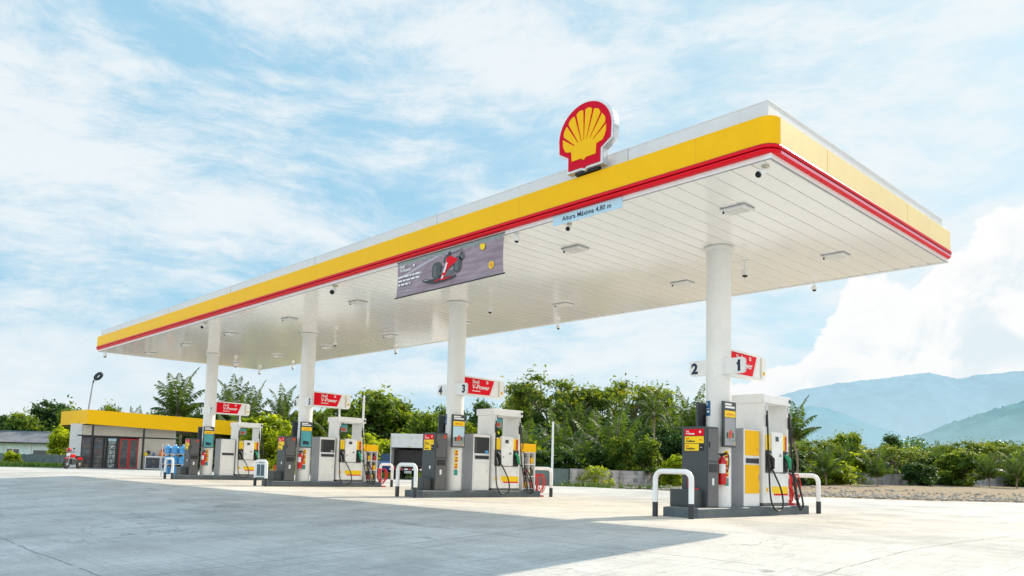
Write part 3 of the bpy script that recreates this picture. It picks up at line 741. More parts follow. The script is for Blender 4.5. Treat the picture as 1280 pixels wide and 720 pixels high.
# ------------------------------------------------------------------ pump islands
PUMPS = [('1', '2', 'nearest'), ('3', '4', 'second nearest'), ('5', '6', 'third'), ('7', '8', 'farthest')]
def hoop(xk, y, label):
    t = thing('hoop_barrier', label, 'barrier', (xk, y, 0), 0, 'hoop barriers at the ends of the pump islands')
    w, hh, r = .355, .765, .14; P = [(-w, 0, .235), (-w, 0, hh - r)]
    P += [(-w + r - r * math.cos(R(a)), 0, hh - r + r * math.sin(R(a))) for a in range(10, 90, 10)]
    P += [(-w + r, 0, hh), (w - r, 0, hh)]
    P += [(w - r + r * math.sin(R(a)), 0, hh - r + r * math.cos(R(a))) for a in range(10, 90, 10)] + [(w, 0, hh - r), (w, 0, .235)]
    mb = MB(); mb.tube(P, .045, 'white', 14); mb.build('tube', t)
    for s in (-1, 1):
        mb = MB(); mb.lathe((s * w, 0, 0), [(.048, -.03), (.048, .24), (.046, .245)], 'sleeve', 14); mb.build('sleeve', t)
    return t
def label_plate(mb, x0, x1, z0, z1, mat, words, y, col='navy', sub=None, subcol='red_label', mark=False):
    mb.rbox(x0, x1, y, y + .006, z0, z1, mat, .003, 1)
    hgt = z1 - z0
    if sub: mb.text(sub, hgt * .26, subcol, FRONT(x0 + .03, y - .002, z0 + hgt * .60), .001)
    mb.text(words, hgt * .42, col, FRONT(x0 + .03, y - .002, z0 + hgt * .18), .002)
def hose(mb, P, mat='black', r=.0165):
    P = [Vector(p) for p in P]; out = []
    for i in range(len(P) - 1):
        p0, p1, p2, p3 = P[max(i - 1, 0)], P[i], P[i + 1], P[min(i + 2, len(P) - 1)]
        for k in range(6):
            u = k / 6; out.append(.5 * ((2 * p1) + (p2 - p0) * u + (2 * p0 - 5 * p1 + 4 * p2 - p3) * u * u + (3 * p1 - p0 - 3 * p2 + p3) * u ** 3))
    out.append(P[-1]); mb.tube(out, r, mat, 8)

def island(i):
    xk = COLX[i]; a, b, rank = PUMPS[i]; on = 'at pumps %s and %s' % (a, b)
    on2 = 'of the island of pumps %s and %s' % (a, b)
    # kerbed island
    t = thing('pump_island', 'dark painted kerb island under pumps %s and %s, the %s of the row' % (a, b, rank), 'island', (xk, 0, 0), 0, 'pump islands')
    mb = MB(); mb.rbox(-.35, .35, 2.0, 6.0, -.05, .165, 'kerb', .025, 3); mb.build('kerb', t)
    mb = MB(); mb.rbox(-.31, .31, 2.04, 5.96, .15, .169, 'kerb_top', .004, 1); mb.build('deck', t)
    f = hoop(xk, 1.79, 'white hoop barrier at the front end ' + on2)
    hoop(xk, 6.4, 'white hoop barrier at the back end ' + on2)
    if i == 2:
        mb = MB(); mb.rbox(-.33, .33, -.012, .012, .27, .70, 'tin_blue', .01); mb.rbox(-.24, -.02, -.02, -.011, .31, .66, 'glass_blue', .004); mb.rbox(.02, .24, -.02, -.011, .31, .66, 'glass_blue', .004)
        mb.build('panel', f)
    # grey equipment cabinet with price labels
    c = thing('equipment_cabinet', 'dark grey cabinet with red and yellow fuel labels ' + on, 'cabinet', (xk, 2.42, .169), 0, 'grey cabinets at the front of the islands')
    mb = MB(); mb.rbox(-.25, .25, 0, .37, 0, 1.385, 'grey', .008); mb.build('body', c)
    mb = MB(); mb.rbox(.249, .262, .03, .345, .80, 1.35, 'grey_side', .004); mb.box(.262, .275, .05, .065, 1.02, 1.12, 'black'); mb.build('door', c)
    mb = MB(); mb.rbox(.249, .258, .03, .345, .02, .77, 'grey_side', .004); mb.rbox(.257, .262, .05, .325, .60, .74, 'dark', .003); mb.rbox(.257, .266, .15, .21, .38, .50, 'ink_white', .004); mb.build('side_panel', c)
    mb = MB(); label_plate(mb, -.19, .19, 1.225, 1.34, 'red_label', 'V-Power', -.008, 'ink_white', 'Shell', 'ink_white'); mb.flat(circle(.12, 1.29, .022, 10), -.0095, 'ink_white'); mb.build('fuel_label', c)['label'] = 'red fuel label'
    mb = MB(); label_plate(mb, -.19, .19, 1.095, 1.215, 'yellow_label', 'FuelSave', -.008, 'dark', 'Shell'); mb.flat(circle(.13, 1.155, .024, 12), -.0095, 'orange'); mb.build('fuel_label', c)['label'] = 'upper yellow fuel label'
    mb = MB(); label_plate(mb, -.19, .095, .965, 1.085, 'yellow_label', 'FuelSave', -.008, 'dark', 'Shell'); mb.rbox(.10, .19, -.008, -.002, .965, 1.085, 'black', .002, 1); mb.box(.12, .16, -.010, -.0085, 1.02, 1.028, 'ink_white'); mb.build('fuel_label', c)['label'] = 'lower yellow fuel label with a black square'
    mb = MB(); mb.rbox(-.33, .17, -.24, -.01, .0, .30, 'grey', .012); mb.rbox(-.30, .14, -.248, -.238, .03, .27, 'grey', .004); mb.build('lower_box', c)
    if i:
        mb = MB(); mb.flat([(.0, .52), (.03, .50), (.05, .56), (.02, .60), (-.02, .56)], -.002, 'ink_white', Matrix.Translation((.05, 0, 0))); mb.build('drop_symbol', c)
        mb = MB(); mb.rbox(.257, .263, .24, .33, 1.25, 1.34, 'sticker_red', .002, 1); mb.build('red_sticker', c)
    else:
        mb = MB(); mb.rbox(-.1, -.06, -.05, -.004, .32, .52, 'ext_red', .008); mb.rbox(.04, .16, -.20, -.1, .302, .325, 'ext_red', .006); mb.build('red_rag', c)
    # signs and gear on the column
    s = thing('wall_sign', 'small blue notice on the column between pumps %s and %s' % (a, b), 'sign', (xk, COLY, 0), 0, 'blue notices on the columns')
    mb = MB(); arc = lambda an, z, r: (r * math.cos(R(an)), r * math.sin(R(an)), z)
    def wrap(mb, a0, a1, z0, z1, mat, r, n=6):
        vs = [arc(a0 + (a1 - a0) * k / n, z, r) for z in (z0, z1) for k in range(n + 1)]
        mb.add(vs, [(k, k + 1, n + 2 + k, n + 1 + k) for k in range(n)], mat, True)
    wrap(mb, 222, 262, 1.78, 2.05, 'blue', .2245); wrap(mb, 234, 243, 1.965, 2.015, 'ink_white', .2255, 3); wrap(mb, 228, 256, 1.905, 1.915, 'ink_white', .2255); wrap(mb, 236, 256, 1.84, 1.875, 'ink_white', .2255)
    mb.build('notice', s)
    for sx, side in ((1, 'right'), (-1, 'left')):
        p = thing('poster_frame', 'black framed poster on the %s side of the column of pumps %s and %s' % (side, a, b), 'poster', (xk + sx * .235, COLY - .09, 0), 0 if sx > 0 else math.pi, 'poster frames on the columns')
        xf = TO_X(.012, -.21, 1.22)
        mb = MB(); mb.rbox(0, .05, -.21, .21, 1.22, 2.03, 'grey', .012); mb.box(-.03, .0, -.05, .05, 1.5, 1.8, 'black'); fr = mb.build('frame', p)
        mb = MB(); xf = Matrix.Translation((.052, 0, 1.22)) @ Matrix.Rotation(R(90), 4, 'Z')
        mb.flat([(-.18, .03), (.18, .03), (.18, .52), (-.18, .52)], -.001, ('cabinet_grey', 'cyan_sign', 'teal', 'teal')[i], xf)
        mb.flat([(-.18, .53), (.18, .53), (.18, .645), (-.18, .645)], -.001, 'yellow_label', xf); mb.flat([(-.12, .56), (.12, .56), (.12, .60), (-.12, .60)], -.003, 'orange', xf)
        mb.flat([(-.17, .74), (.05, .74), (.05, .775), (-.17, .775)], -.001, 'ink_white', xf); mb.flat([(-.17, .69), (.15, .69), (.15, .725), (-.17, .725)], -.001, 'ink_white', xf)
        if i < 2:
            mb.flat([(-.18, .03), (.18, .03), (.18, .28), (-.18, .24)], -.002, 'banner', xf)
            mb.flat([(-.06, .16), (.03, .16), (.07, .28), (.0, .31), (-.05, .25)], -.003, 'sticker_red', xf); mb.flat([(-.12, .16), (-.07, .16), (-.07, .26), (-.12, .26)], -.003, 'sleeve', xf); mb.flat([(.07, .17), (.11, .17), (.11, .26), (.07, .26)], -.003, 'sleeve', xf)
            mb.flat(circle(.14, .07, .02, 8), -.004, 'yellow_label', xf)
        else:
            mb.flat([(-.12, .1), (.12, .1), (.08, .2), (-.1, .22)], -.002, 'navy', xf)
        mb.build('poster', fr)
    if i != 1:
        e = thing('fire_extinguisher', 'red fire extinguisher hung on the column between pumps %s and %s' % (a, b), 'extinguisher', (xk + .20, COLY - .215, .62), 0, 'fire extinguishers on the columns')
        mb = MB(); mb.lathe((0, 0, 0), [(.07, -.06), (.078, -.045), (.08, 0), (.08, .32), (.07, .37), (.04, .405), (.022, .415), (.022, .44)], 'ext_red', 20); mb.build('cylinder', e)
        mb = MB(); wr = [(.0815 * math.cos(R(q)), .0815 * math.sin(R(q)), z) for z in (.14, .30) for q in range(-95, 1, 12)]
        n = len(wr) // 2; mb.add(wr, [(k, k + 1, n + k + 1, n + k) for k in range(n - 1)], 'ink_white', True); mb.build('instruction_label', e)
        mb = MB(); mb.box(-.02, .02, -.02, .02, .44, .48, 'black'); mb.tube([(-.10, -.02, .47), (0, 0, .475), (.07, .03, .50)], .012, 'black', 6); mb.build('valve', e)
        mb = MB(); hose(mb, [(.03, 0, .46), (.1, .03, .47), (.10, .06, .33), (.07, .06, .16)], 'black', .011); mb.build('hose', e)
    st = thing('pictogram_strip', 'strip of orange and green pictograms on the column of pumps %s and %s' % (a, b), 'sign', (xk, COLY, 0), 0, 'warning strips on the columns')
    mb = MB()
    for k, z in enumerate((1.02, .86, .70, .54)):
        m_ = 'green' if k == 3 else 'orange'
        wrap(mb, -33, -8, z, z + .14, 'teal' if k == 3 else 'yellow_label', .2245, 4); wrap(mb, -30, -11, z + .01, z + .05, 'green' if k == 3 else 'sticker_red', .2255, 3); wrap(mb, -25, -15, z + .07, z + .12, 'green' if k == 3 else 'sticker_red', .2255, 3)
    mb.build('strip', st)
    for num, sx in ((a, 1), (b, -1)):
        n = thing('pump_number_sign', 'white plate reading %s on the %s side of its column' % (num, 'right' if sx > 0 else 'left'), 'sign', (xk, COLY - .14, 2.52), 0, 'pump number plates')
        x0, x1 = (.15, .62) if sx > 0 else (-.51, -.15); r = .06
        P = [(x0, 0), (x1 - r, 0)] + [(x1 - r + r * math.sin(R(q)), r - r * math.cos(R(q))) for q in range(15, 90, 15)] + [(x1, r), (x1, .28 - r)] + [(x1 - r + r * math.cos(R(q)), .28 - r + r * math.sin(R(q))) for q in range(15, 90, 15)] + [(x1 - r, .28), (x0, .28)] if sx > 0 else \
            [(x0 + r, 0), (x1, 0), (x1, .28), (x0 + r, .28)] + [(x0 + r - r * math.sin(R(q)), .28 - r + r * math.cos(R(q))) for q in range(15, 90, 15)] + [(x0, .28 - r), (x0, r)] + [(x0 + r - r * math.cos(R(q)), r - r * math.sin(R(q))) for q in range(15, 90, 15)]
        mb = MB(); mb.prism(P, -.02, .02, 'cream' if False else 'white_side', 'silver'); mb.build('plate', n)
        mb = MB(); mb.text(num, .26, 'navy', FRONT(.50 if sx > 0 else -.40, -.0225, .05), .013, 0, 'CENTER'); mb.text(num, .26, 'navy', FRONT(.50 if sx > 0 else -.40, .0225, .05) @ Matrix.Rotation(math.pi, 4, 'Y'), .013, 0, 'CENTER'); 
        if num == '1': mb.flat([(.505, .215), (.505, .165), (.455, .15), (.455, .19)], -.0226, 'navy')
        mb.build('numeral', n)
    # white utility cabinet
    u = thing('utility_cabinet', ('white cabinet with two yellow door panels ' if i == 0 else 'white cabinet with an open dark shelf ' if i < 3 else 'white cabinet with a plain closed front ') + on, 'cabinet', (xk, 3.62, .169), 0, 'white cabinets beside the columns')
    mb = MB(); mb.rbox(-.25, .25, 0, .58, 0, 1.42, 'cabinet_grey', .01); bd = mb.build('body', u)
    mb = MB(); mb.rbox(.249, .258, .008, .572, .008, 1.412, 'white_side', .004); mb.build('front_panel', u)
    if i == 0:
        for z0, z1, nm in ((.93, 1.39, 'upper yellow door'), (.24, .76, 'lower yellow door')):
            mb = MB(); mb.rbox(.257, .272, .05, .545, z0, z1, 'yellow', .004); mb.box(.272, .278, .45, .50, z0 + .1, z0 + .13, 'orange') if z0 > .5 else mb.box(.272, .28, .50, .515, z0 + .24, z0 + .34, 'cabinet_grey'); mb.build('door', u)['label'] = nm
    elif i < 3:
        mb = MB(); mb.box(.2585, .262, .04, .54, .93, 1.34, 'dark'); mb.box(.262, .27, .40, .50, .94, 1.01, 'blue_jug' if i == 1 else 'cabinet_grey'); mb.box(.262, .266, .04, .12, .94, 1.3, 'grey'); mb.build('open_shelf', u)
        mb = MB(); mb.rbox(.257, .268, .05, .53, .24, .70, 'white', .004); mb.box(.268, .278, .48, .495, .44, .52, 'silver'); mb.build('door', u)
    else:
        mb = MB(); mb.rbox(.257, .266, .05, .53, .24, .72, 'white', .004); mb.build('door', u)
    mb = MB(); mb.rbox(.257, .268, .05, .545, .775, .89, 'silver', .003); mb.box(.268, .2705, .065, .53, .79, .875, 'dark'); mb.build('slot_window', u)
    # fuel dispenser
    d = thing('fuel_dispenser', 'tall white portal shaped fuel dispenser with black hoses ' + on, 'fuel pump', (xk, 4.25, .169), 0, 'fuel dispensers')
    y1, xr, top = .97, .31, 2.10
    mb = MB(); mb.rbox(-xr, xr, 0, y1, .06, .62, 'white', .012); mb.box(-xr + .02, xr - .01, .02, y1 - .02, 0, .06, 'grey_side')
    for q in (.035, y1 - .035): mb.rbox(-xr, xr, q - .034, q + .034, .615, 1.97, 'white', .008)
    mb.box(-xr + .03, -xr + .06, .07, y1 - .07, 1.35, 1.96, 'white') if False else None
    mb.build('frame', d)
    mb = MB(); mb.rbox(-xr - .03, xr + .03, -.03, y1 + .05, 1.93, top, 'white_side', .012); mb.lathe((0, 0, 0), [(.035, -.006), (.04, 0), (.035, .006)], 'sleeve', 12, Matrix.Translation((xr + .035, y1 - .0, 2.02)) @ Matrix.Rotation(R(90), 4, 'Y')); mb.build('header', d)
    mb = MB(); mb.box(-.27, .27, .07, y1 - .07, .63, 1.36, 'white_side'); mb.build('core', d)
    mb = MB(); mb.rbox(.26, xr + .03, .27, y1 - .27, .64, 1.40, 'white', .02, 3); mb.rbox(xr + .028, xr + .036, .40, .52, 1.22, 1.31, 'grey', .004); mb.rbox(xr + .028, xr + .035, .55, .63, .93, .99, 'cabinet_grey', .003); mb.box(xr + .029, xr + .034, .34, .37, .85, .88, 'grey'); cs = mb.build('console', d)
    for q0, q1, m2 in ((.075, .25, 'yellow_label'), (y1 - .25, y1 - .075, 'yellow_label')):
        mb = MB(); mb.rbox(.271, .315, q0, q1, 1.05, 1.34, m2, .004)
        if q0 > .5: mb.box(.3155, .319, q0 + .09, q1 - .01, 1.06, 1.33, 'sticker_red')
        mb.build('grade_panel', d)
    for k, q in enumerate((.16, y1 - .16)):
        mb = MB(); mb.rbox(.271, .335, q - .095, q + .095, .64, 1.04, 'black', .01); bt = mb.build('nozzle_boot', d)
        mb = MB(); mb.tube([(.34, q - .03, .97), (.40, q, .88), (.40, q + .04, .70)], [.035, .045, .024], 'black' if k == 0 else 'green', 10)
        mb.tube([(.31, q - .05, .93), (.34, q - .03, .78), (.34, q, .68)], .012, 'silver' if k == 0 else 'black', 8); mb.tube([(.33, q + .02, .92), (.40, q + .06, .80)], .014, 'black', 8); mb.build('nozzle', bt)
    mb = MB(); mb.rbox(xr - .001, xr + .006, .09, .17, .27, .35, 'yellow_label', .003); mb.rbox(xr + .0055, xr + .009, .11, .15, .29, .33, 'orange', .002, 1); mb.build('emblem_badge', d)
    mb = MB(); xf = Matrix.Translation((xr + .002, 0, 0)) @ Matrix.Rotation(R(90), 4, 'Z')
    mb.flat([(.30, .37), (.30, .27), (.36, .235), (.93, .235), (.93, .37)], 0, 'yellow_label', xf); mb.flat([(.36, .234), (.40, .20), (.93, .20), (.93, .234)], -.001, 'red_label', xf); mb.build('colour_bar', d)
    if i:
        mb = MB(); mb.rbox(.16, .19, .10, .42, 1.60, 1.88, 'dark', .006); mb.box(.1905, .193, .115, .405, 1.62, 1.86, 'banner'); mb.box(.193, .195, .115, .405, 1.77, 1.86, 'teal'); mb.box(.193, .196, .18, .33, 1.66, 1.74, 'sticker_red'); mb.tube([(.17, .26, 1.88), (.17, .26, 1.94)], .01, 'black', 6); mb.build('screen', d)
    X = xr + .05
    for P in ([(X, .03, 1.90), (X + .02, .025, 1.5), (X + .04, .03, .7), (X + .06, .07, .12), (X + .08, .26, -.08), (X + .08, .48, .0), (X + .06, .46, .3), (X + .0, .30, .62), (X, .20, .72)],
              [(X, .88, 1.90), (X + .03, .90, 1.4), (X + .05, .93, .8), (X + .08, 1.05, .2), (X + .09, 1.16, -.05), (X + .09, 1.27, .05), (X + .06, 1.14, .42), (X + .02, .92, .68), (X, .84, .74)]):
        mb = MB(); hose(mb, P); mb.tube([P[0], (P[0][0], P[0][1], P[0][2] - .12)], .024, 'silver', 8); mb.tube([(P[0][0], P[0][1], P[0][2] - .2), (P[0][0], P[0][1], P[0][2] - .42)], .022, 'black', 8); mb.build('hose', d)
    mb = MB(); hose(mb, [(.22, y1 + .05, 1.92), (.28, y1 + .12, 1.3), (.3, y1 + .22, .5), (.34, y1 + .34, -.04), (.38, y1 + .46, .02), (.3, y1 + .34, .5), (.1, y1 + .05, .75)]); mb.build('hose', d)
    mb = MB(); hose(mb, [(-.05, y1 + .05, 1.9), (.0, y1 + .1, 1.1), (.1, y1 + .22, .3), (.16, y1 + .36, .06), (.15, y1 + .46, .2), (.05, y1 + .25, .6), (-.1, y1 + .05, .8)], 'hose_red'); mb.build('hose', d)['label'] = 'red hose'
    # fuel sign held over the dispenser
    g = thing('fuel_sign', 'red and white fuel sign board over the dispenser of pumps %s and %s' % (a, b), 'sign', (xk, 3.42, 2.56), 0, 'fuel signs over the dispensers')
    P = [(.0, 0), (1.31, 0), (1.36, .02), (1.385, .06), (1.40, .40), (1.37, .46), (1.32, .48), (.0, .50)]
    mb = MB(); xf = Matrix.Rotation(R(90), 4, 'Z'); mb.prism(P, -.06, .06, 'white_side', 'white', xf); mb.build('casing', g)
    for sd in (1, -1):
        mb = MB(); xf = Matrix.Rotation(R(90), 4, 'Z') if sd > 0 else Matrix.Rotation(R(90), 4, 'Z') @ Matrix.Translation((0, 0, 0)) @ Matrix.Scale(-1, 4, (0, 1, 0))
        yy = -.063
        mb.flat([(.02, .05), (.88, .05), (1.04, .44), (.02, .455)], yy, 'red_label', xf)
        mb.flat([(.92, .05), (1.14, .05), (1.15, .435), (1.08, .44)], yy, 'ink_white', xf); mb.flat([(1.17, .04), (1.235, .04), (1.24, .44), (1.175, .445)], yy - .001, 'cream', xf)
        mb.flat(circle(1.315, .15, .042, 14), yy - .001, 'yellow_label', xf); mb.flat(circle(1.315, .15, .026, 10), yy - .002, 'orange', xf)
        if sd > 0:
            tx = lambda x, z: Matrix.Translation((.066, x, z)) @ Matrix.Rotation(R(90), 4, 'Z') @ Matrix.Rotation(R(90), 4, 'X')
            mb.text('Shell', .125, 'ink_white', tx(.28, .325), .002); mb.text('V-Power', .165, 'ink_white', tx(.27, .185), .003, .12)
            mb.flat([(.28, .12), (.55, .12), (.55, .14), (.28, .14)], yy - .002, 'ink_white', xf)
            ci = circle(.79, .375, .038, 14); cj = circle(.79, .375, .018, 14); mb.flat(ci, yy - .002, 'ink_white', xf); mb.flat(cj, yy - .003, 'red_label', xf)
        mb.build('sign_face', g)
    # goods rack and red hose stand at the back of the island
    if i in (1, 2):
        rk = thing('oil_rack', 'white rack of oil bottles with a yellow top ' + on, 'rack', (xk, 5.36, .169), 0, 'oil bottle racks')
        mb = MB()
        for q in (.0, .22, .44): mb.box(-.16, .30, q, q + .02, 0, 1.02, 'white')
        for z in (.05, .37, .69, 1.0): mb.box(-.158, .298, .02, .44, z, z + .02, 'white')
        mb.box(-.16, -.14, .02, .44, .07, 1.0, 'white_side'); mb.build('shelf_frame', rk)
        mb = MB(); mb.rbox(-.17, .31, -.01, .47, 1.025, 1.24, 'yellow', .012); mb.build('yellow_top', rk)
        for sh, z in enumerate((.07, .39, .71)):
            for k in range(4):
                cl = ('yellow_label', 'sticker_red', 'grey', 'yellow_label', 'ext_red', 'cabinet_grey')[(k * 2 + sh + i) % 6]
                cn = {'yellow_label': 'yellow', 'sticker_red': 'rusty red', 'grey': 'dark grey', 'ext_red': 'red', 'cabinet_grey': 'pale grey'}[cl]
                bo = MB(); y0 = .03 + (k // 2) * .22 + (k % 2) * .10
                bo.rbox(.12, .24, y0, y0 + .085, 0, .17, cl, .015); bo.rbox(.16, .20, y0 + .02, y0 + .06, .165, .22, 'sleeve', .008)
                tag(bo.build('oil_bottle', None, (xk, 5.36, .169 + z)), '%s oil bottle, %s on the %s shelf by pumps %s and %s' % (cn, ('leftmost', 'second', 'third', 'rightmost')[k], ('bottom', 'middle', 'top')[sh], a, b), 'bottle', 'oil bottles on the racks')
    rs = thing('hose_stand', 'red hose coiled on a low red stand ' + on, 'hose stand', (xk + .08, 6.12 if i else 5.75, .0 if i else .169), 0, 'red hose stands behind the pumps')
    mb = MB(); mb.rbox(-.018, .018, -.018, .018, 0, .62, 'ext_red', .005); mb.rbox(-.14, .14, -.14, .14, 0, .04, 'ext_red', .006); mb.rbox(-.02, .10, -.16, .16, .59, .62, 'ext_red', .006); mb.build('stand', rs)
    rr = random.Random(i + 4)
    mb = MB()
    for k in range(5 if i else 3):
        w_ = rr.uniform(.10, .2); dz = rr.uniform(.36, .52); yo = rr.uniform(-.08, .08)
        hose(mb, [(.07 + k * .012, yo - w_ * .5, .62), (.08 + k * .012, yo - w_, .62 - dz * .5), (.085 + k * .012, yo - w_ * .4, .62 - dz), (.085 + k * .012, yo + w_ * .5, .62 - dz), (.08 + k * .012, yo + w_, .62 - dz * .45), (.07 + k * .012, yo + w_ * .4, .62)], 'hose_red', .011)
    mb.build('coil', rs)
    if i < 2: return
    mb = MB(); mb.tube([(0, 1.02, .0), (0, 1.02, -.28)], .035, 'white', 10); mb.tube([(0, .95, .0), (0, .95, -.28)], .018, 'black', 8); mb.build('support_post', g)
for i in range(4): island(i)
# ------------------------------------------------------------------ shop and what stands by it
SP = Vector((-49.4, 5.54, 0)); SU = Vector((2.1, 6.66, 0)).normalized(); SN = Vector((-SU.y, SU.x, 0))
def shop_xf(rz): pass
def shop():
    rz = math.atan2(SU.y, SU.x)                                  # local x runs along the front, local y goes inside
    t = thing('shop_building', 'low shop building with a deep yellow roof fascia and dark glazed front', 'shop', SP, rz)
    iv = Matrix.Rotation(-rz, 4, 'Z')
    lt = iv @ (Vector((-54.2, 5.2, 0)) - SP)                      # far end of the slanted left wing
    W_ = 9.4
    def zt(x): return 3.76 - .034 * max(0, x)
    def zb(x): return 2.84 - .038 * max(0, x)
    def loop(o): return [(lt.x - o, lt.y, 0), (-.0 - o * .4, -o, 0), (W_ + o, -o, 0), (W_ + o, 7 + o, 0), (lt.x - o, 9 + o, 0)]
    P = loop(0); n = len(P); mb = MB()
    vs = [(x, y, zb(x)) for x, y, _ in P] + [(x, y, zt(x)) for x, y, _ in P]
    mb.add(vs, [(k, (k + 1) % n, n + (k + 1) % n, n + k) for k in range(n)], 'yellow')
    Q = loop(-.12); vs2 = [(x, y, zt(x)) for x, y, _ in Q]; mb.add(vs[n:] + vs2, [(k, (k + 1) % n, n + (k + 1) % n, n + k) for k in range(n)], 'yellow')
    mb.build('yellow_fascia', t)
    mb = MB(); mb.add([(x, y, zb(x) + .02) for x, y, _ in loop(-.02)], [tuple(range(n))[::-1]], 'frame_black'); mb.add([(x, y, zt(x) - .25) for x, y, _ in loop(-.1)], [tuple(range(n))], 'cabinet_grey'); mb.build('roof', t)
    k = .75
    mb = MB(); mb.box(-.95, -.28, k, k + .25, 0, 2.86, 'plaster'); mb.box(-.95, -.75, k + .25, 6.5, 0, 2.86, 'plaster'); mb.box(-.75, 5.2, 6.3, 6.5, 0, 2.7, 'plaster'); mb.build('wall', t)['label'] = 'white end wall'
    mb = MB(); mb.box(3.3, 5.25, k + .05, k + .2, 0, 2.06, 'beige'); mb.box(-.28, 5.2, k + .06, k + .2, 2.14, 2.8, 'beige'); mb.box(5.18, 5.3, k, k + .3, 0, 2.72, 'plaster'); mb.box(5.05, 5.2, k + .3, 6.3, 0, 2.72, 'beige'); mb.build('wall', t)['label'] = 'beige front wall'
    for x in (.35, 3.33): mb = MB(); mb.box(x - .06, x + .06, .1, .22, 0, 2.84, 'frame_black'); mb.build('post', t)
    mb = MB(); mb.box(-.5, 5.3, .12, .2, 2.06, 2.14, 'frame_black'); mb.build('beam', t)
    # glazing: two windows, a cold cabinet, a red framed double door
    def pane(name, x0, x1, z0, z1, mat, fm='frame_black', label=None, fw=.05):
        mb = MB()
        for a0, a1, b0, b1 in ((x0, x1, z0, z0 + fw), (x0, x1, z1 - fw, z1), (x0, x0 + fw, z0 + fw, z1 - fw), (x1 - fw, x1, z0 + fw, z1 - fw)): mb.box(a0, a1, k, k + .07, b0, b1, fm)
        o = mb.build(name, t)
        if label: o['label'] = label
        mb = MB(); mb.box(x0 + fw, x1 - fw, k + .03, k + .05, z0 + fw, z1 - fw, mat); mb.build('pane', o)
        return o
    pane('window', -.28, .38, .0, 2.06, 'goods', label='dark window with goods, left of the black post')
    pane('window', .42, 1.02, .0, 2.06, 'goods', label='dark window with goods, right of the black post')
    pane('window', 1.04, 1.18, .0, 2.06, 'glass_dark', label='narrow dark window')
    pane('cold_cabinet', 1.2, 1.80, .0, 2.06, 'fridge', label='lit cold cabinet with pale shelves', fw=.10)
    pane('door', 1.95, 2.50, .05, 2.0, 'drinks', 'ext_red', 'red framed door leaf, left', .06)
    pane('door', 2.52, 3.06, .05, 2.0, 'drinks', 'ext_red', 'red framed door leaf, right', .06)
    mb = MB(); mb.box(1.26, 1.74, k - .02, k - .002, 1.82, 1.98, 'cyan_sign'); mb.build('cabinet_header', t)
    mb = MB(); mb.box(1.81, 1.94, k, k + .08, 0, 2.06, 'frame_black'); mb.build('door_jamb', t); mb = MB(); mb.box(3.07, 3.27, k + .02, k + .1, 0, 2.06, 'beige'); mb.build('door_jamb', t)
    mb = MB(); mb.box(-1.2, 9.4, -.1, 6.6, -.03, .06, 'kerb_top'); mb.build('floor_slab', t)
    for x in (7.4, 9.2): mb = MB(); mb.box(x - .06, x + .06, .3, .42, 0, 2.6, 'frame_black'); mb.build('post', t)
    def at(x, y, z=.06): return SP + SU * x + SN * y + Vector((0, 0, z))
    # low glazed goods stand
    q = thing('goods_stand', 'low white framed glass stand of goods against the beige shop wall', 'display stand', at(3.5, .25), rz)
    mb = MB()
    for x in (0, .9, 1.8): mb.box(x, x + .05, 0, .05, 0, .82, 'white'); mb.box(x, x + .05, .35, .4, 0, .82, 'white')
    for z in (0, .77): mb.box(.05, 1.8, 0, .05, z, z + .05, 'white')
    mb.box(0, 1.85, .0, .4, .82, .85, 'white'); mb.build('frame', q)
    mb = MB(); mb.box(.05, 1.8, .02, .04, .05, .77, 'goods'); mb.build('glass_front', q)
    mb = MB(); mb.rbox(0, .22, 0, .2, 0, .22, 'yellow_label', .03); mb.rbox(.16, .4, .02, .18, .1, .34, 'sleeve', .04); tag(mb.build('tool_bag', None, at(3.4, .3, .92)), 'yellow and black tool bag at the left end of the low goods stand', 'bag').rotation_euler.z = rz
    c = MB(); c.lathe((0, 0, 0), [(.16, 0), (.2, .05), (.2, .26), (.15, .34)], 'skin_orange', 14); c.lathe((-.05, 0, .34), [(.13, 0), (.11, .1), (.05, .16)], 'ext_red', 12); tag(c.build('sack', None, at(4.55, .32, .92)), 'orange sack with a red tied top on the low goods stand', 'sack')
    for x, cl, nm in ((4.0, 'car_blue', 'blue'), (4.95, 'sleeve', 'black')):
        c = MB(); c.lathe((0, 0, 0), [(.07, 0), (.08, .03), (.08, .16), (.03, .22), (.03, .26)], cl, 10); tag(c.build('canister', None, at(x, .3, .92)), 'small %s canister on top of the low goods stand' % nm, 'canister')
shop()

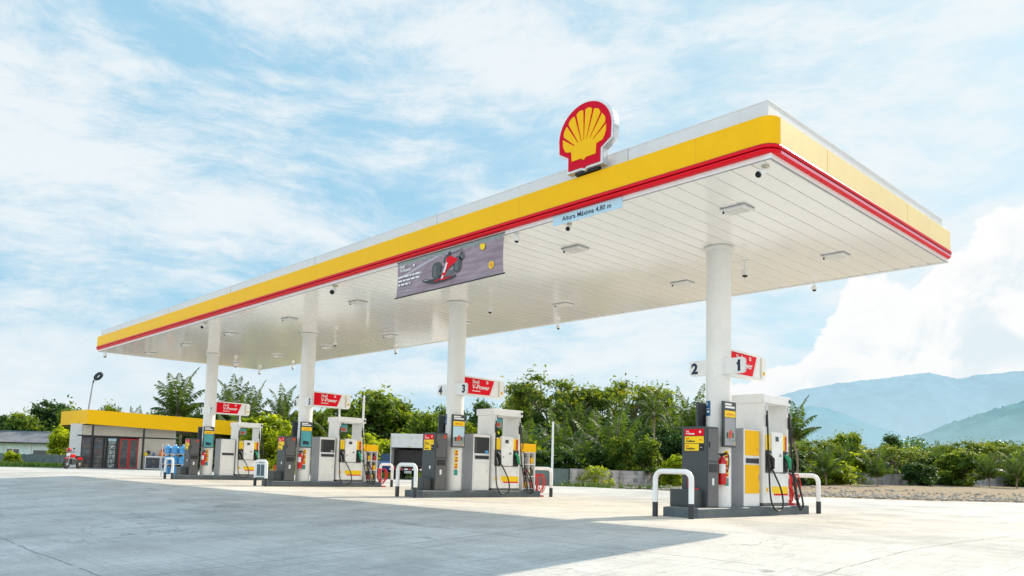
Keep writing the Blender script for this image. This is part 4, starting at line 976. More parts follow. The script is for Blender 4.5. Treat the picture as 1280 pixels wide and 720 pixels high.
def bottle_rack():
    b = Vector((-29.6, 3.15, 0)); rz = R(46)
    t = thing('bottle_rack', 'metal rack holding big blue water bottles beside the farthest grey cabinet', 'rack', b, rz)
    mb = MB()
    for x in (0, .98):
        for y in (0, .36): mb.box(x, x + .03, y, y + .03, 0, 1.42, 'silver')
    for z in (.08, .52, .96): mb.box(.03, .98, .0, .03, z, z + .02, 'silver'); mb.box(.03, .98, .36, .39, z, z + .02, 'silver'); mb.box(.03, .98, .03, .36, z + .004, z + .012, 'silver')
    mb.build('frame', t)
    src = MB(); src.lathe((0, 0, 0), [(.12, 0), (.145, .02), (.145, .12), (.138, .13), (.145, .14), (.145, .25), (.13, .30), (.05, .345), (.032, .36), (.032, .385)], 'blue_jug', 18)
    first = None; ux = Vector((math.cos(rz), math.sin(rz), 0)); uy = Vector((-math.sin(rz), math.cos(rz), 0))
    for r in range(3):
        for k in range(3):
            p = b + ux * (.18 + k * .325) + uy * .19 + Vector((0, 0, (.10, .54, .98, 1.37)[r]))
            if first is None: o = first = src.build('water_bottle'); c = MB(); c.lathe((0, 0, .38), [(.04, 0), (.04, .03), (.03, .035)], 'jug_cap', 12); cap = c.build('cap', o)
            else:
                o = first.copy(); COL.objects.link(o); c2 = cap.copy(); COL.objects.link(c2); c2.parent = o
            o.location = p
            tag(o, 'big blue water bottle, %s of the %s of its rack' % (('left', 'middle', 'right')[k], ('bottom tier', 'middle tier', 'top tier')[r]), 'water bottle', 'blue water bottles on the rack')
bottle_rack()

def wheel(mb, c, r, w, ax=(0, 1, 0), mat='tyre', hub='silver'):
    a = Vector(ax).normalized(); c = Vector(c); xf = Matrix.Translation(c) @ a.to_track_quat('Z', 'X').to_matrix().to_4x4()
    mb.lathe((0, 0, 0), [(r * .62, -w / 2), (r * .9, -w / 2), (r, -w * .3), (r, w * .3), (r * .9, w / 2), (r * .62, w / 2)], mat, 24, xf)
    mb.lathe((0, 0, 0), [(r * .12, -w * .55), (r * .55, -w * .42), (r * .64, -w * .3), (r * .64, w * .3), (r * .55, w * .42), (r * .12, w * .55)], hub, 16, xf)
def motorbike():
    t = thing('motorcycle', 'red motorcycle parked at the white end of the shop', 'motorcycle', (-47.3, 4.35, 0), R(-47))
    for x, nm in ((.62, 'front'), (-.62, 'rear')):
        mb = MB(); wheel(mb, (x, 0, .30), .30, .09); mb.build('wheel', t)
    mb = MB(); mb.tube([(.62, .07, .30), (.42, .07, .95)], .022, 'chrome', 8); mb.tube([(.62, -.07, .30), (.42, -.07, .95)], .022, 'chrome', 8); mb.build('fork', t)
    mb = MB(); mb.tube([(.42, -.34, 1.02), (.40, -.12, .98), (.40, .12, .98), (.42, .34, 1.02)], .015, 'black', 8)
    for s in (-1, 1): mb.tube([(.41, .2 * s, .99), (.46, .3 * s, 1.2)], .008, 'black', 6); mb.rbox(.45, .47, .3 * s - .06, .3 * s + .06, 1.18, 1.27, 'glass_dark', .01)
    mb.build('handlebar', t)
    mb = MB(); mb.rbox(-.05, .40, -.13, .13, .66, .88, 'ext_red', .08, 3); mb.build('fuel_tank', t)
    mb = MB(); mb.rbox(-.72, -.02, -.12, .12, .70, .80, 'black', .04, 3); mb.build('seat', t)
    mb = MB(); mb.rbox(-.20, .28, -.11, .11, .28, .62, 'sleeve', .05, 2); mb.tube([(.2, -.14, .35), (.0, -.16, .24), (-.75, -.17, .33)], .04, 'chrome', 8); mb.build('engine', t)
    mb = MB(); mb.rbox(-.78, -.30, -.10, .10, .56, .70, 'ext_red', .04, 2); mb.rbox(.42, .82, -.065, .065, .60, .66, 'ext_red', .025, 2); mb.build('fender', t)
    mb = MB(); mb.lathe((0, 0, 0), [(.03, 0), (.1, .03), (.11, .09)], 'lamp', 16, Matrix.Translation((.46, 0, .86)) @ Matrix.Rotation(R(90), 4, 'Y')); mb.build('headlight', t)
    h = MB(); h.lathe((0, 0, 0), [(.09, 0), (.13, .04), (.14, .12), (.11, .2), (.04, .25)], 'ext_red', 16); h.rbox(.05, .145, -.09, .09, .05, .14, 'glass_dark', .02); tag(h.build('helmet', None, (-47.02, 4.02, 1.02)), 'red helmet on the handlebar of the parked motorcycle', 'helmet')
motorbike()

def white_truck():
    # box truck seen from behind
    d = Vector((-.62, .785, 0)); rz = math.atan2(d.y, d.x)        # the way it faces
    t = thing('box_truck', 'white box truck parked with its rear shutter half up behind the second island', 'truck', (-29.3, 16.05, 0), rz)
    w = 1.05
    mb = MB(); mb.box(0, 3.9, -w, -w + .04, .75, 2.42, 'truck_white'); mb.box(0, 3.9, w - .04, w, .75, 2.42, 'truck_white'); mb.box(0, 3.9, -w, w, 2.42, 2.47, 'truck_white'); mb.box(3.86, 3.9, -w, w, .75, 2.42, 'truck_white'); mb.box(0, 3.9, -w, w, .70, .75, 'sleeve'); mb.box(-.01, .04, -w, w, 2.3, 2.43, 'truck_white'); bx = mb.build('cargo_box', t)
    mb = MB(); mb.box(.02, .05, -w + .05, w - .05, 1.72, 2.32, 'truck_white'); mb.rbox(-.01, .03, -.1, .1, 1.72, 1.8, 'cream', .01); mb.build('rear_shutter', bx)
    mb = MB(); mb.box(.6, 3.84, -w + .045, w - .045, .752, 1.6, 'dark'); mb.build('cargo', bx)
    mb = MB(); mb.rbox(-.12, .0, -w, w, .48, .62, 'sleeve', .01); 
    for k in range(5): mb.box(-.124, -.121, -w + .05 + k * .42, -w + .23 + k * .42, .51, .59, 'tail_red'); mb.box(-.124, -.121, -w + .23 + k * .42, -w + .40 + k * .42, .51, .59, 'ink_white')
    mb.build('rear_bumper', t)
    mb = MB(); mb.box(-.128, -.122, -.2, .2, .34, .46, 'plate'); mb.build('number_plate', t)
    for s in (-1, 1):
        mb = MB(); mb.rbox(-.06, .0, s * .85 - .12, s * .85 + .12, .63, .71, 'tail_red', .01); mb.build('tail_light', t)
        for x in (.9, 4.7): mb = MB(); wheel(mb, (x, s * .85, .38), .38, .26); mb.build('wheel', t)
    mb = MB(); mb.box(.1, 5.2, -.35, .35, .45, .69, 'sleeve'); mb.build('chassis', t)
    mb = MB(); mb.rbox(4.0, 5.6, -.98, .98, .5, 1.9, 'truck_white', .12, 3); cb = mb.build('cab', t)
    mb = MB(); mb.box(4.5, 5.1, -.985, .985, 1.2, 1.7, 'glass_dark'); mb.build('side_window', cb)
white_truck()
def blue_car():
    d = Vector((-.9, .43, 0)); rz = math.atan2(d.y, d.x)
    t = thing('parked_car', 'small dark blue car parked left of the white box truck', 'car', (-34.2, 18.1, 0), rz)
    secs = [(-1.95, .60, .45, .85), (-1.8, .78, .35, .95), (-.9, .84, .30, 1.0), (.4, .84, .30, 1.0), (1.5, .80, .32, .90), (1.95, .66, .42, .72)]
    mb = MB(); vs = []; fs = []
    for x, w, z0, z1 in secs: vs += [(x, -w, z0), (x, -w, (z0 + z1) / 2 + .05), (x, -w * .9, z1), (x, w * .9, z1), (x, w, (z0 + z1) / 2 + .05), (x, w, z0)]
    for i in range(len(secs) - 1): fs += [(i * 6 + j, i * 6 + (j + 1) % 6, i * 6 + 6 + (j + 1) % 6, i * 6 + 6 + j) for j in range(6)]
    fs += [tuple(range(6))[::-1], tuple(range(30, 36))]; mb.add(vs, fs, 'car_blue'); bd = mb.build('body', t)
    mb = MB(); vs = [(-1.5, -.72, .96), (-1.5, .72, .96), (.75, .72, .98), (.75, -.72, .98), (-1.05, -.56, 1.42), (-1.05, .56, 1.42), (.1, .56, 1.42), (.1, -.56, 1.42)]
    mb.add(vs, [(0, 4, 5, 1), (1, 5, 6, 2), (2, 6, 7, 3), (3, 7, 4, 0)], 'glass_dark'); mb.add(vs, [(4, 7, 6, 5)], 'car_blue'); mb.build('cabin_glass', t)
    for s in (-1, 1):
        mb = MB(); mb.rbox(-1.93, -1.80, s * .62 - .1, s * .62 + .1, .70, .84, 'tail_red', .02); mb.build('tail_light', t)
        for x in (-1.2, 1.2): mb = MB(); wheel(mb, (x, s * .76, .30), .30, .18); mb.build('wheel', t)
    mb = MB(); mb.box(-1.985, -1.955, -.2, .2, .52, .64, 'plate'); mb.build('number_plate', t)
blue_car()

# ------------------------------------------------------------------ house, fence, walls, poles
def low_house():
    a, b = Vector((-84.6, 5.9, 0)), Vector((-78.3, 12.4, 0)); u = (b - a).normalized(); rz = math.atan2(u.y, u.x); w = (b - a).length
    t = thing('low_house', 'long low pale blue house with a rusty grey roof beyond the fence', 'house', a, rz)
    mb = MB(); mb.box(-2, w + .3, 0, 5, -.1, 2.0, 'tin_blue')
    mb.build('wall', t)
    mb = MB(); mb.add([(-2.3, -.5, 1.96), (w + .6, -.5, 1.96), (w - 1.6, 2.6, 3.1), (-2.3, 2.6, 3.1)], [(0, 1, 2, 3)], 'rust_roof'); mb.add([(-2.3, 5.5, 1.96), (w + .6, 5.5, 1.96), (w - 1.6, 2.6, 3.1), (-2.3, 2.6, 3.1)], [(0, 3, 2, 1)], 'rust_roof')
    mb.box(-2.3, w + .6, -.53, -.47, 1.88, 1.98, 'frame_black'); mb.box(-2.3, w - 1.6, 2.5, 2.7, 3.08, 3.16, 'roof_blue'); mb.build('roof', t)
    for x0, x1, z0, z1, lb in ((2.6, 3.15, .75, 1.3, 'left dark window'), (3.25, 3.8, .75, 1.3, 'second dark window'), (5.2, 6.5, .6, 1.25, 'wide dark window')):
        mb = MB(); mb.box(x0 - .05, x1 + .05, -.03, .0, z0 - .05, z1 + .05, 'plaster'); o = mb.build('window', t); o['label'] = lb
        mb = MB(); mb.box(x0, x1, -.034, -.031, z0, z1, 'glass_dark'); mb.build('pane', o)
    mb = MB()
    for x in (-.4, 1.5, 2.2, 4.9, 7.4): mb.box(x, x + .12, -.04, 0, 0, 1.9, 'plaster')
    mb.build('batten', t)
low_house()
def fence_run(name, pts, h, label, cat, mat, board=.16, gap=.01, post=None):
    t = thing(name, label, cat, (pts[0][0], pts[0][1], 0)); rng = random.Random(4); mb = MB()
    for (x0, y0), (x1, y1) in zip(pts, pts[1:]):
        p, q = Vector((x0, y0, 0)), Vector((x1, y1, 0)); d = (q - p).normalized(); n = int((q - p).length / (board + gap)); rz = math.atan2(d.y, d.x)
        for k in range(n):
            o = p + d * k * (board + gap) - Vector((pts[0][0], pts[0][1], 0)); hh = h + rng.uniform(-.03, .04)
            mb.box(0, board, -.012, .012, 0, hh, mat, Matrix.Translation(o) @ Matrix.Rotation(rz + rng.uniform(-.02, .02), 4, 'Z'))
    mb.build('boards', t)
    mb = MB(); p, q = Vector((0, .05, 0)), Vector((pts[-1][0] - pts[0][0], pts[-1][1] - pts[0][1] + .05, 0))
    for z in (.2, h - .2): mb.tube([p + Vector((0, 0, z)), q + Vector((0, 0, z))], .03, mat, 6)
    mb.build('rail', t)
fence_run('board_fence', [(-69.2, 2.9), (-60.9, 11.6)], .84, 'weathered grey board fence behind the grass at the left', 'fence', 'fence')
def wall_run(name, pts, h, mat, label, th=.16, cope=None):
    t = thing(name, label, 'wall', (pts[0][0], pts[0][1], 0)); mb = MB()
    o0 = Vector((pts[0][0], pts[0][1], 0)); rng = random.Random(len(label))
    for (x0, y0), (x1, y1) in zip(pts, pts[1:]):
        p, q = Vector((x0, y0, 0)), Vector((x1, y1, 0)); ln = (q - p).length; rz = math.atan2(y1 - y0, x1 - x0); n = max(1, int(ln / 3))
        for k in range(n):
            a, b = k * ln / n, (k + 1) * ln / n - .02; zz = zr(*(p + (q - p) * (k / n)).xy); dh = rng.uniform(-.03, .03)
            xf = Matrix.Translation(p - o0) @ Matrix.Rotation(rz, 4, 'Z')
            mb.box(a, b, 0, th, zz - .3, zz + h + dh, mat, xf)
            mb.box(a, a + .16, -.02, -.001, zz - .3, zz + h + dh, mat, xf)
    mb.build('wall_panels', t)
wall_run('garden_wall', [(-24.0, 13.6), (-20.45, 18.0), (-20.3, 18.9)], .80, 'teal_wall', 'short grey green wall panel behind the rack of the second island')
wall_run('block_wall', [(-20.35, 19.2), (-20.7, 28.4)], .80, 'block', 'stained grey block wall left of the nearest grey cabinet')
wall_run('boundary_wall', [(-21.2, 30), (-21.4, 45), (-16.5, 54.5), (-9, 69)], .85, 'block', 'long stained wall beyond the gravel on the right')
def pole(x, y, h, r, label, name='white_pole'):
    mb = MB(); mb.tube([(0, 0, -.1), (0, 0, h)], [r, r * .85], 'white', 10); mb.lathe((0, 0, h), [(r * .9, 0), (r * .8, .03), (.01, .05)], 'white', 10)
    tag(mb.build(name, None, (x, y, 0)), label, 'pole', 'bare white poles')
pole(-20.2, 17.6, 2.95, .055, 'bare white pole in front of the wall behind the second island')
pole(-21.6, 8.0, 3.45, .05, 'bare white pole right behind the dispenser of pumps 5 and 6')
def lamp_post():
    t = thing('street_lamp', 'slim street lamp with a ring shaped head rising behind the shop roof', 'street lamp', (-57.1, 7.6, 0))
    mb = MB(); mb.tube([(0, 0, 0), (0, 0, 3.5), (.1, .2, 6.2)], [.07, .06, .045], 'cabinet_grey', 10); mb.build('pole', t)
    mb = MB(); c = Vector((.2, .5, 6.65)); u = Vector((.3, .6, .75)).normalized(); w = Vector((.2, .85, -.3)); w = (w - u * w.dot(u)).normalized()
    mb.tube([c + u * .27 * math.cos(a) + w * .14 * math.sin(a) for a in [2 * math.pi * k / 24 for k in range(25)]], .115, 'sleeve', 8); mb.tube([(.1, .2, 6.15), c - u * .42], .055, 'sleeve', 8); mb.build('lamp_head', t)
lamp_post()
# ------------------------------------------------------------------ trees
def raw_mesh(name, v, f4, mat, tint=None, smooth=False):
    me = bpy.data.meshes.new(name); n = len(v); k = f4.shape[1]; m = len(f4)
    me.vertices.add(n); me.vertices.foreach_set('co', np.asarray(v, np.float32).ravel())
    me.loops.add(m * k); me.loops.foreach_set('vertex_index', f4.astype(np.int32).ravel())
    me.polygons.add(m); me.polygons.foreach_set('loop_start', np.arange(m, dtype=np.int32) * k); me.polygons.foreach_set('loop_total', np.full(m, k, np.int32))
    me.update(calc_edges=True); me.materials.append(M[mat])
    if tint is not None:
        a = me.attributes.new('tint', 'FLOAT', 'FACE'); a.data.foreach_set('value', np.asarray(tint, np.float32))
    return me
def leaf_quads(rng, c, size, nrm, elong=.42, up=.0):
    """one bent leaf blade (diamond) per centre c with normal nrm"""
    n = len(c); nrm = nrm / np.linalg.norm(nrm, axis=1, keepdims=True)
    a = rng.normal(0, 1, (n, 3)); a[:, 2] -= .5; a -= nrm * (a * nrm).sum(1, keepdims=True); a /= np.linalg.norm(a, axis=1, keepdims=True)
    b = np.cross(nrm, a); s = size * rng.uniform(.6, 1.35, (n, 1)); fold = nrm * s * rng.uniform(.0, .25, (n, 1))
    v = np.stack([c - a * s, c + b * s * elong + fold, c + a * s - fold, c - b * s * elong + fold], 1).reshape(-1, 3)
    return v, np.arange(4 * n).reshape(n, 4)
def crown_mesh(name, rng, centres, radii, per, size, mat, low=.0, flat=.75):
    V, F, T = [], [], []; o = 0; top = max(c[2] for c in centres)
    for c, r in zip(centres, radii):
        n = int(per * rng.uniform(.6, 1.3)); d = rng.normal(0, 1, (n, 3)); d /= np.linalg.norm(d, axis=1, keepdims=True)
        q = c + d * np.array([r, r, r * flat]) * np.abs(rng.normal(.78, .34, (n, 1)))
        k = int(n * .12); q[:k] += (d[:k] * .6 + np.array([0, 0, .5])) * r * rng.uniform(.2, 1.1, (k, 1))
        nr = d * .6 + rng.normal(0, .55, (n, 3)) + np.array([0, 0, .55])
        v, f = leaf_quads(rng, q, size, nr); V.append(v); F.append(f + o); o += len(v)
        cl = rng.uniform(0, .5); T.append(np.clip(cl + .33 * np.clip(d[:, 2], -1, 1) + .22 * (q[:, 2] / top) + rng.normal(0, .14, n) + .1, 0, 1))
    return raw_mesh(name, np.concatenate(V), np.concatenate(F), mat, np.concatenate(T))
def limbs(rng, base_r, fork, targets, sides=6):
    mb = MB(); k = 5
    mb.tube([(0, 0, -.02), (.008, .004, fork * .5), (0, 0, fork)], [base_r * 1.25, base_r, base_r * .85], 'bark', 8)
    for t in targets:
        p0 = np.array([0, 0, fork * rng.uniform(.75, 1.0)]); p3 = np.array(t); mid = p0 + (p3 - p0) * .5 + np.array([0, 0, .10 * rng.uniform(-.2, .9)]) + rng.normal(0, .02, 3)
        pts = [p0 * (1 - u) ** 2 + mid * 2 * u * (1 - u) + p3 * u * u for u in np.linspace(0, 1, k)]
        mb.tube([tuple(p) for p in pts], [base_r * (.55 * (1 - u) + .08) for u in np.linspace(0, 1, k)], 'bark', sides, False)
    return mb
def make_round(seed, mat, low=.10, per=95, size=.036, nc=80):
    rng = np.random.default_rng(seed); C, Rr = [], []
    lobes = [(rng.uniform(-.22, .22), rng.uniform(-.22, .22), rng.uniform(.35, .78), rng.uniform(.2, .32)) for _ in range(7)]
    while len(C) < nc:
        l = lobes[rng.integers(len(lobes))]; d = rng.normal(0, 1, 3); d /= np.linalg.norm(d)
        p = np.array(l[:3]) + d * l[3] * rng.uniform(.55, 1.0) * np.array([1, 1, .95])
        if p[2] > .94 or p[2] < low or np.hypot(p[0], p[1]) > .50: continue
        C.append(p); Rr.append(rng.uniform(.045, .125))
    for _ in range(int(nc * .3)): C.append(np.array([rng.uniform(-.36, .36), rng.uniform(-.36, .36), rng.uniform(low * .5, .35)])); Rr.append(rng.uniform(.07, .12))
    return crown_mesh('crown', rng, C, Rr, per, size, mat), limbs(rng, .026, .32, [C[i] for i in range(0, nc, 5)])
def make_airy(seed):
    rng = np.random.default_rng(seed); mb = MB(); C, Rr = [], []
    def arc(p, q, r0, r1, bow, sides=6):
        p, q = np.array(p), np.array(q); m = (p + q) / 2 + np.array([0, 0, bow]) + rng.normal(0, .018, 3)
        P = [p * (1 - u) ** 2 + m * 2 * u * (1 - u) + q * u * u for u in np.linspace(0, 1, 6)]
        mb.tube([tuple(x) for x in P], [r0 + (r1 - r0) * u for u in np.linspace(0, 1, 6)], 'bark', sides, False); return P
    base = np.array([0, 0, .0]); fork = np.array([rng.normal(0, .03), rng.normal(0, .03), .26]); arc(base - [0, 0, .02], fork, .024, .018, 0, 8)
    for k in range(5):
        a = k * 1.2566 + rng.normal(0, .3); r = rng.uniform(.14, .27); z = rng.uniform(.50, .68)
        s = fork - np.array([0, 0, rng.uniform(0, .09)]); e = np.array([math.cos(a) * r, math.sin(a) * r, z]); P = arc(s, e, .015, .008, rng.uniform(-.05, .03))
        for j in range(4):
            b = a + rng.normal(0, .75); r2 = min(.47, r + rng.uniform(.04, .24)); z2 = .96 - .9 * r2 ** 2 - rng.uniform(0, .13)
            q = np.array([math.cos(b) * r2, math.sin(b) * r2, z2]); Q = arc(P[3 + j % 3], q, .007, .0035, rng.uniform(-.02, .05), 5)
            for _ in range(4):
                c = q + rng.normal(0, 1, 3) * np.array([.065, .065, .03]); c[2] = min(c[2], .96); C.append(c); Rr.append(rng.uniform(.05, .10)); arc(Q[3], c, .003, .0015, .01, 4)
        for _ in range(3): C.append(e + rng.normal(0, .06, 3) + np.array([0, 0, .05])); Rr.append(rng.uniform(.04, .08))
    return crown_mesh('crown', rng, C, Rr, 52, .021, 'leaf_airy', flat=.5), mb
def make_palm(seed, trunk_h, spread, nf, upright):
    """fronds: an arching rib with two combs of hanging leaflets"""
    rng = np.random.default_rng(seed); V, F, T = [], [], []; o = 0; rb = MB()
    for k in range(nf):
        az = k * 2.39996 + rng.normal(0, .12); u0 = k / max(1, nf - 1)
        el = R(86 - (62 if upright else 100) * u0 + rng.normal(0, 5)); ln = spread * rng.uniform(.85, 1.1) * (.75 + .25 * math.sin(math.pi * min(1, u0 + .3)))
        p = np.array([0, 0, trunk_h]); pts = [p]; e = el; st = 14; droop = R(62 if upright else 90) / st * rng.uniform(.7, 1.25)
        for s in range(st):
            e2 = e - droop * (s / st) * 1.7; e = e2
            p = p + np.array([math.cos(az) * math.cos(e), math.sin(az) * math.cos(e), math.sin(e)]) * ln / st; pts.append(p)
        pts = np.array(pts); rb.tube([tuple(q) for q in pts[::2]], [.0065 * spread / .5 * (1 - i / 9) + .001 for i in range(len(pts[::2]))], 'palm_bark', 4, False)
        m = 40; s = np.linspace(.10, 1, m); ix = s * st; i0 = np.clip(ix.astype(int), 0, st - 1); fr = (ix - i0)[:, None]
        q = pts[i0] * (1 - fr) + pts[i0 + 1] * fr; tg = pts[i0 + 1] - pts[i0]; tg /= np.linalg.norm(tg, axis=1, keepdims=True)
        side = np.cross(tg, np.array([0, 0, 1.0])); side /= np.linalg.norm(side, axis=1, keepdims=True) + 1e-6; upv = np.cross(side, tg)
        for sg in (-1, 1):
            ll = (spread * .23 * np.sin(np.pi * (s * .82 + .16)) ** .7 * rng.uniform(.8, 1.15, m))[:, None]
            dr = side * sg * .8 + tg * .55 - np.array([0, 0, 1]) * rng.uniform(.35, .8, (m, 1)) + upv * .1; dr /= np.linalg.norm(dr, axis=1, keepdims=True)
            w = tg * spread * .012
            tip = q + dr * ll; mid = q + dr * ll * .55 + np.array([0, 0, .012]) * ll / .1
            v = np.stack([q - w * .6, mid - w, tip, mid + w], 1).reshape(-1, 3); V.append(v); F.append(np.arange(4 * m).reshape(m, 4) + o); o += 4 * m
            T.append(np.clip(.75 - .5 * u0 + rng.normal(0, .15, m), 0, .78))
    crown = raw_mesh('fronds', np.concatenate(V), np.concatenate(F), 'leaf_palm', np.concatenate(T))
    tr = MB(); n = 9; lean = rng.normal(0, .03, 2)
    tr.tube([(lean[0] * math.sin(3 * i / n), lean[1] * math.sin(3 * i / n), trunk_h * i / n - .01) for i in range(n)] + [(0, 0, trunk_h)], [.020 - .007 * i / n for i in range(n)] + [.016], 'palm_bark', 8)
    return crown, (tr, rb)
PROTO = {}
def proto(kind, k):
    key = (kind, k)
    if key in PROTO: return PROTO[key]
    s = 11 * k + 3
    if kind == 'round': cr, tr = make_round(s, 'leaf')
    elif kind == 'round_dark': cr, tr = make_round(s + 40, 'leaf_dark', .06)
    elif kind == 'lime': cr, tr = make_round(s + 80, 'leaf_lime', .03, 75, .044, 70)
    elif kind == 'airy': cr, tr = make_airy(s + 21)
    else:
        th, sp, nf, upr = {'palm': (.50, .54, 17, True), 'palmlow': (.18, .68, 16, True), 'palmtall': (.70, .36, 18, False)}[kind]
        cr, (tr, rb) = make_palm(s + 5, th, sp, nf, upr)
        tr = (tr, rb)
    PROTO[key] = [cr, tr, None]; return PROTO[key]
def mesh_of(mb, name):
    o = mb.build(name); me = o.data; bpy.data.objects.remove(o); return me
NAMES = {'round': ('tree', 'tree'), 'round_dark': ('tree', 'tree'), 'lime': ('bush', 'bush'), 'airy': ('spreading_tree', 'tree'), 'palm': ('palm_tree', 'palm'), 'palmlow': ('low_palm', 'palm'), 'palmtall': ('tall_palm', 'palm')}
def plant(i, x, y, top, w, kind, label):
    pr = proto(kind, i % 3 if kind in ('round', 'round_dark', 'lime') else i % 2)
    nm, cat = NAMES[kind]; rng = random.Random(i)
    z0 = zr(x, y) - .05; h = top - z0
    if not kind.startswith('palm'): w *= 1.25
    if kind in ('round', 'round_dark') and w > h * 1.4: w = h * 1.4
    t = thing(nm, label, cat, (x, y, z0), rng.uniform(0, 6.28), 'palms behind the station' if cat == 'palm' else 'trees and bushes behind the station')
    sw = w / (1.0 if not kind.startswith('palm') else {'palm': .84, 'palmlow': .92, 'palmtall': .62}[kind])
    t.scale = (sw, sw, h / (1.02 if not kind.startswith('palm') else {'palm': .96, 'palmlow': .78, 'palmtall': .88}[kind]))
    def put(name, me):
        o = bpy.data.objects.new(name, me); COL.objects.link(o); o.parent = t; return o
    put('crown', pr[0])
    if pr[2] is None:
        if isinstance(pr[1], tuple): pr[2] = [('trunk', mesh_of(pr[1][0], 'trunk')), ('frond_ribs', mesh_of(pr[1][1], 'frond_ribs'))]
        else: pr[2] = [('trunk', mesh_of(pr[1], 'trunk'))]
    for n_, me in pr[2]: put(n_, me)
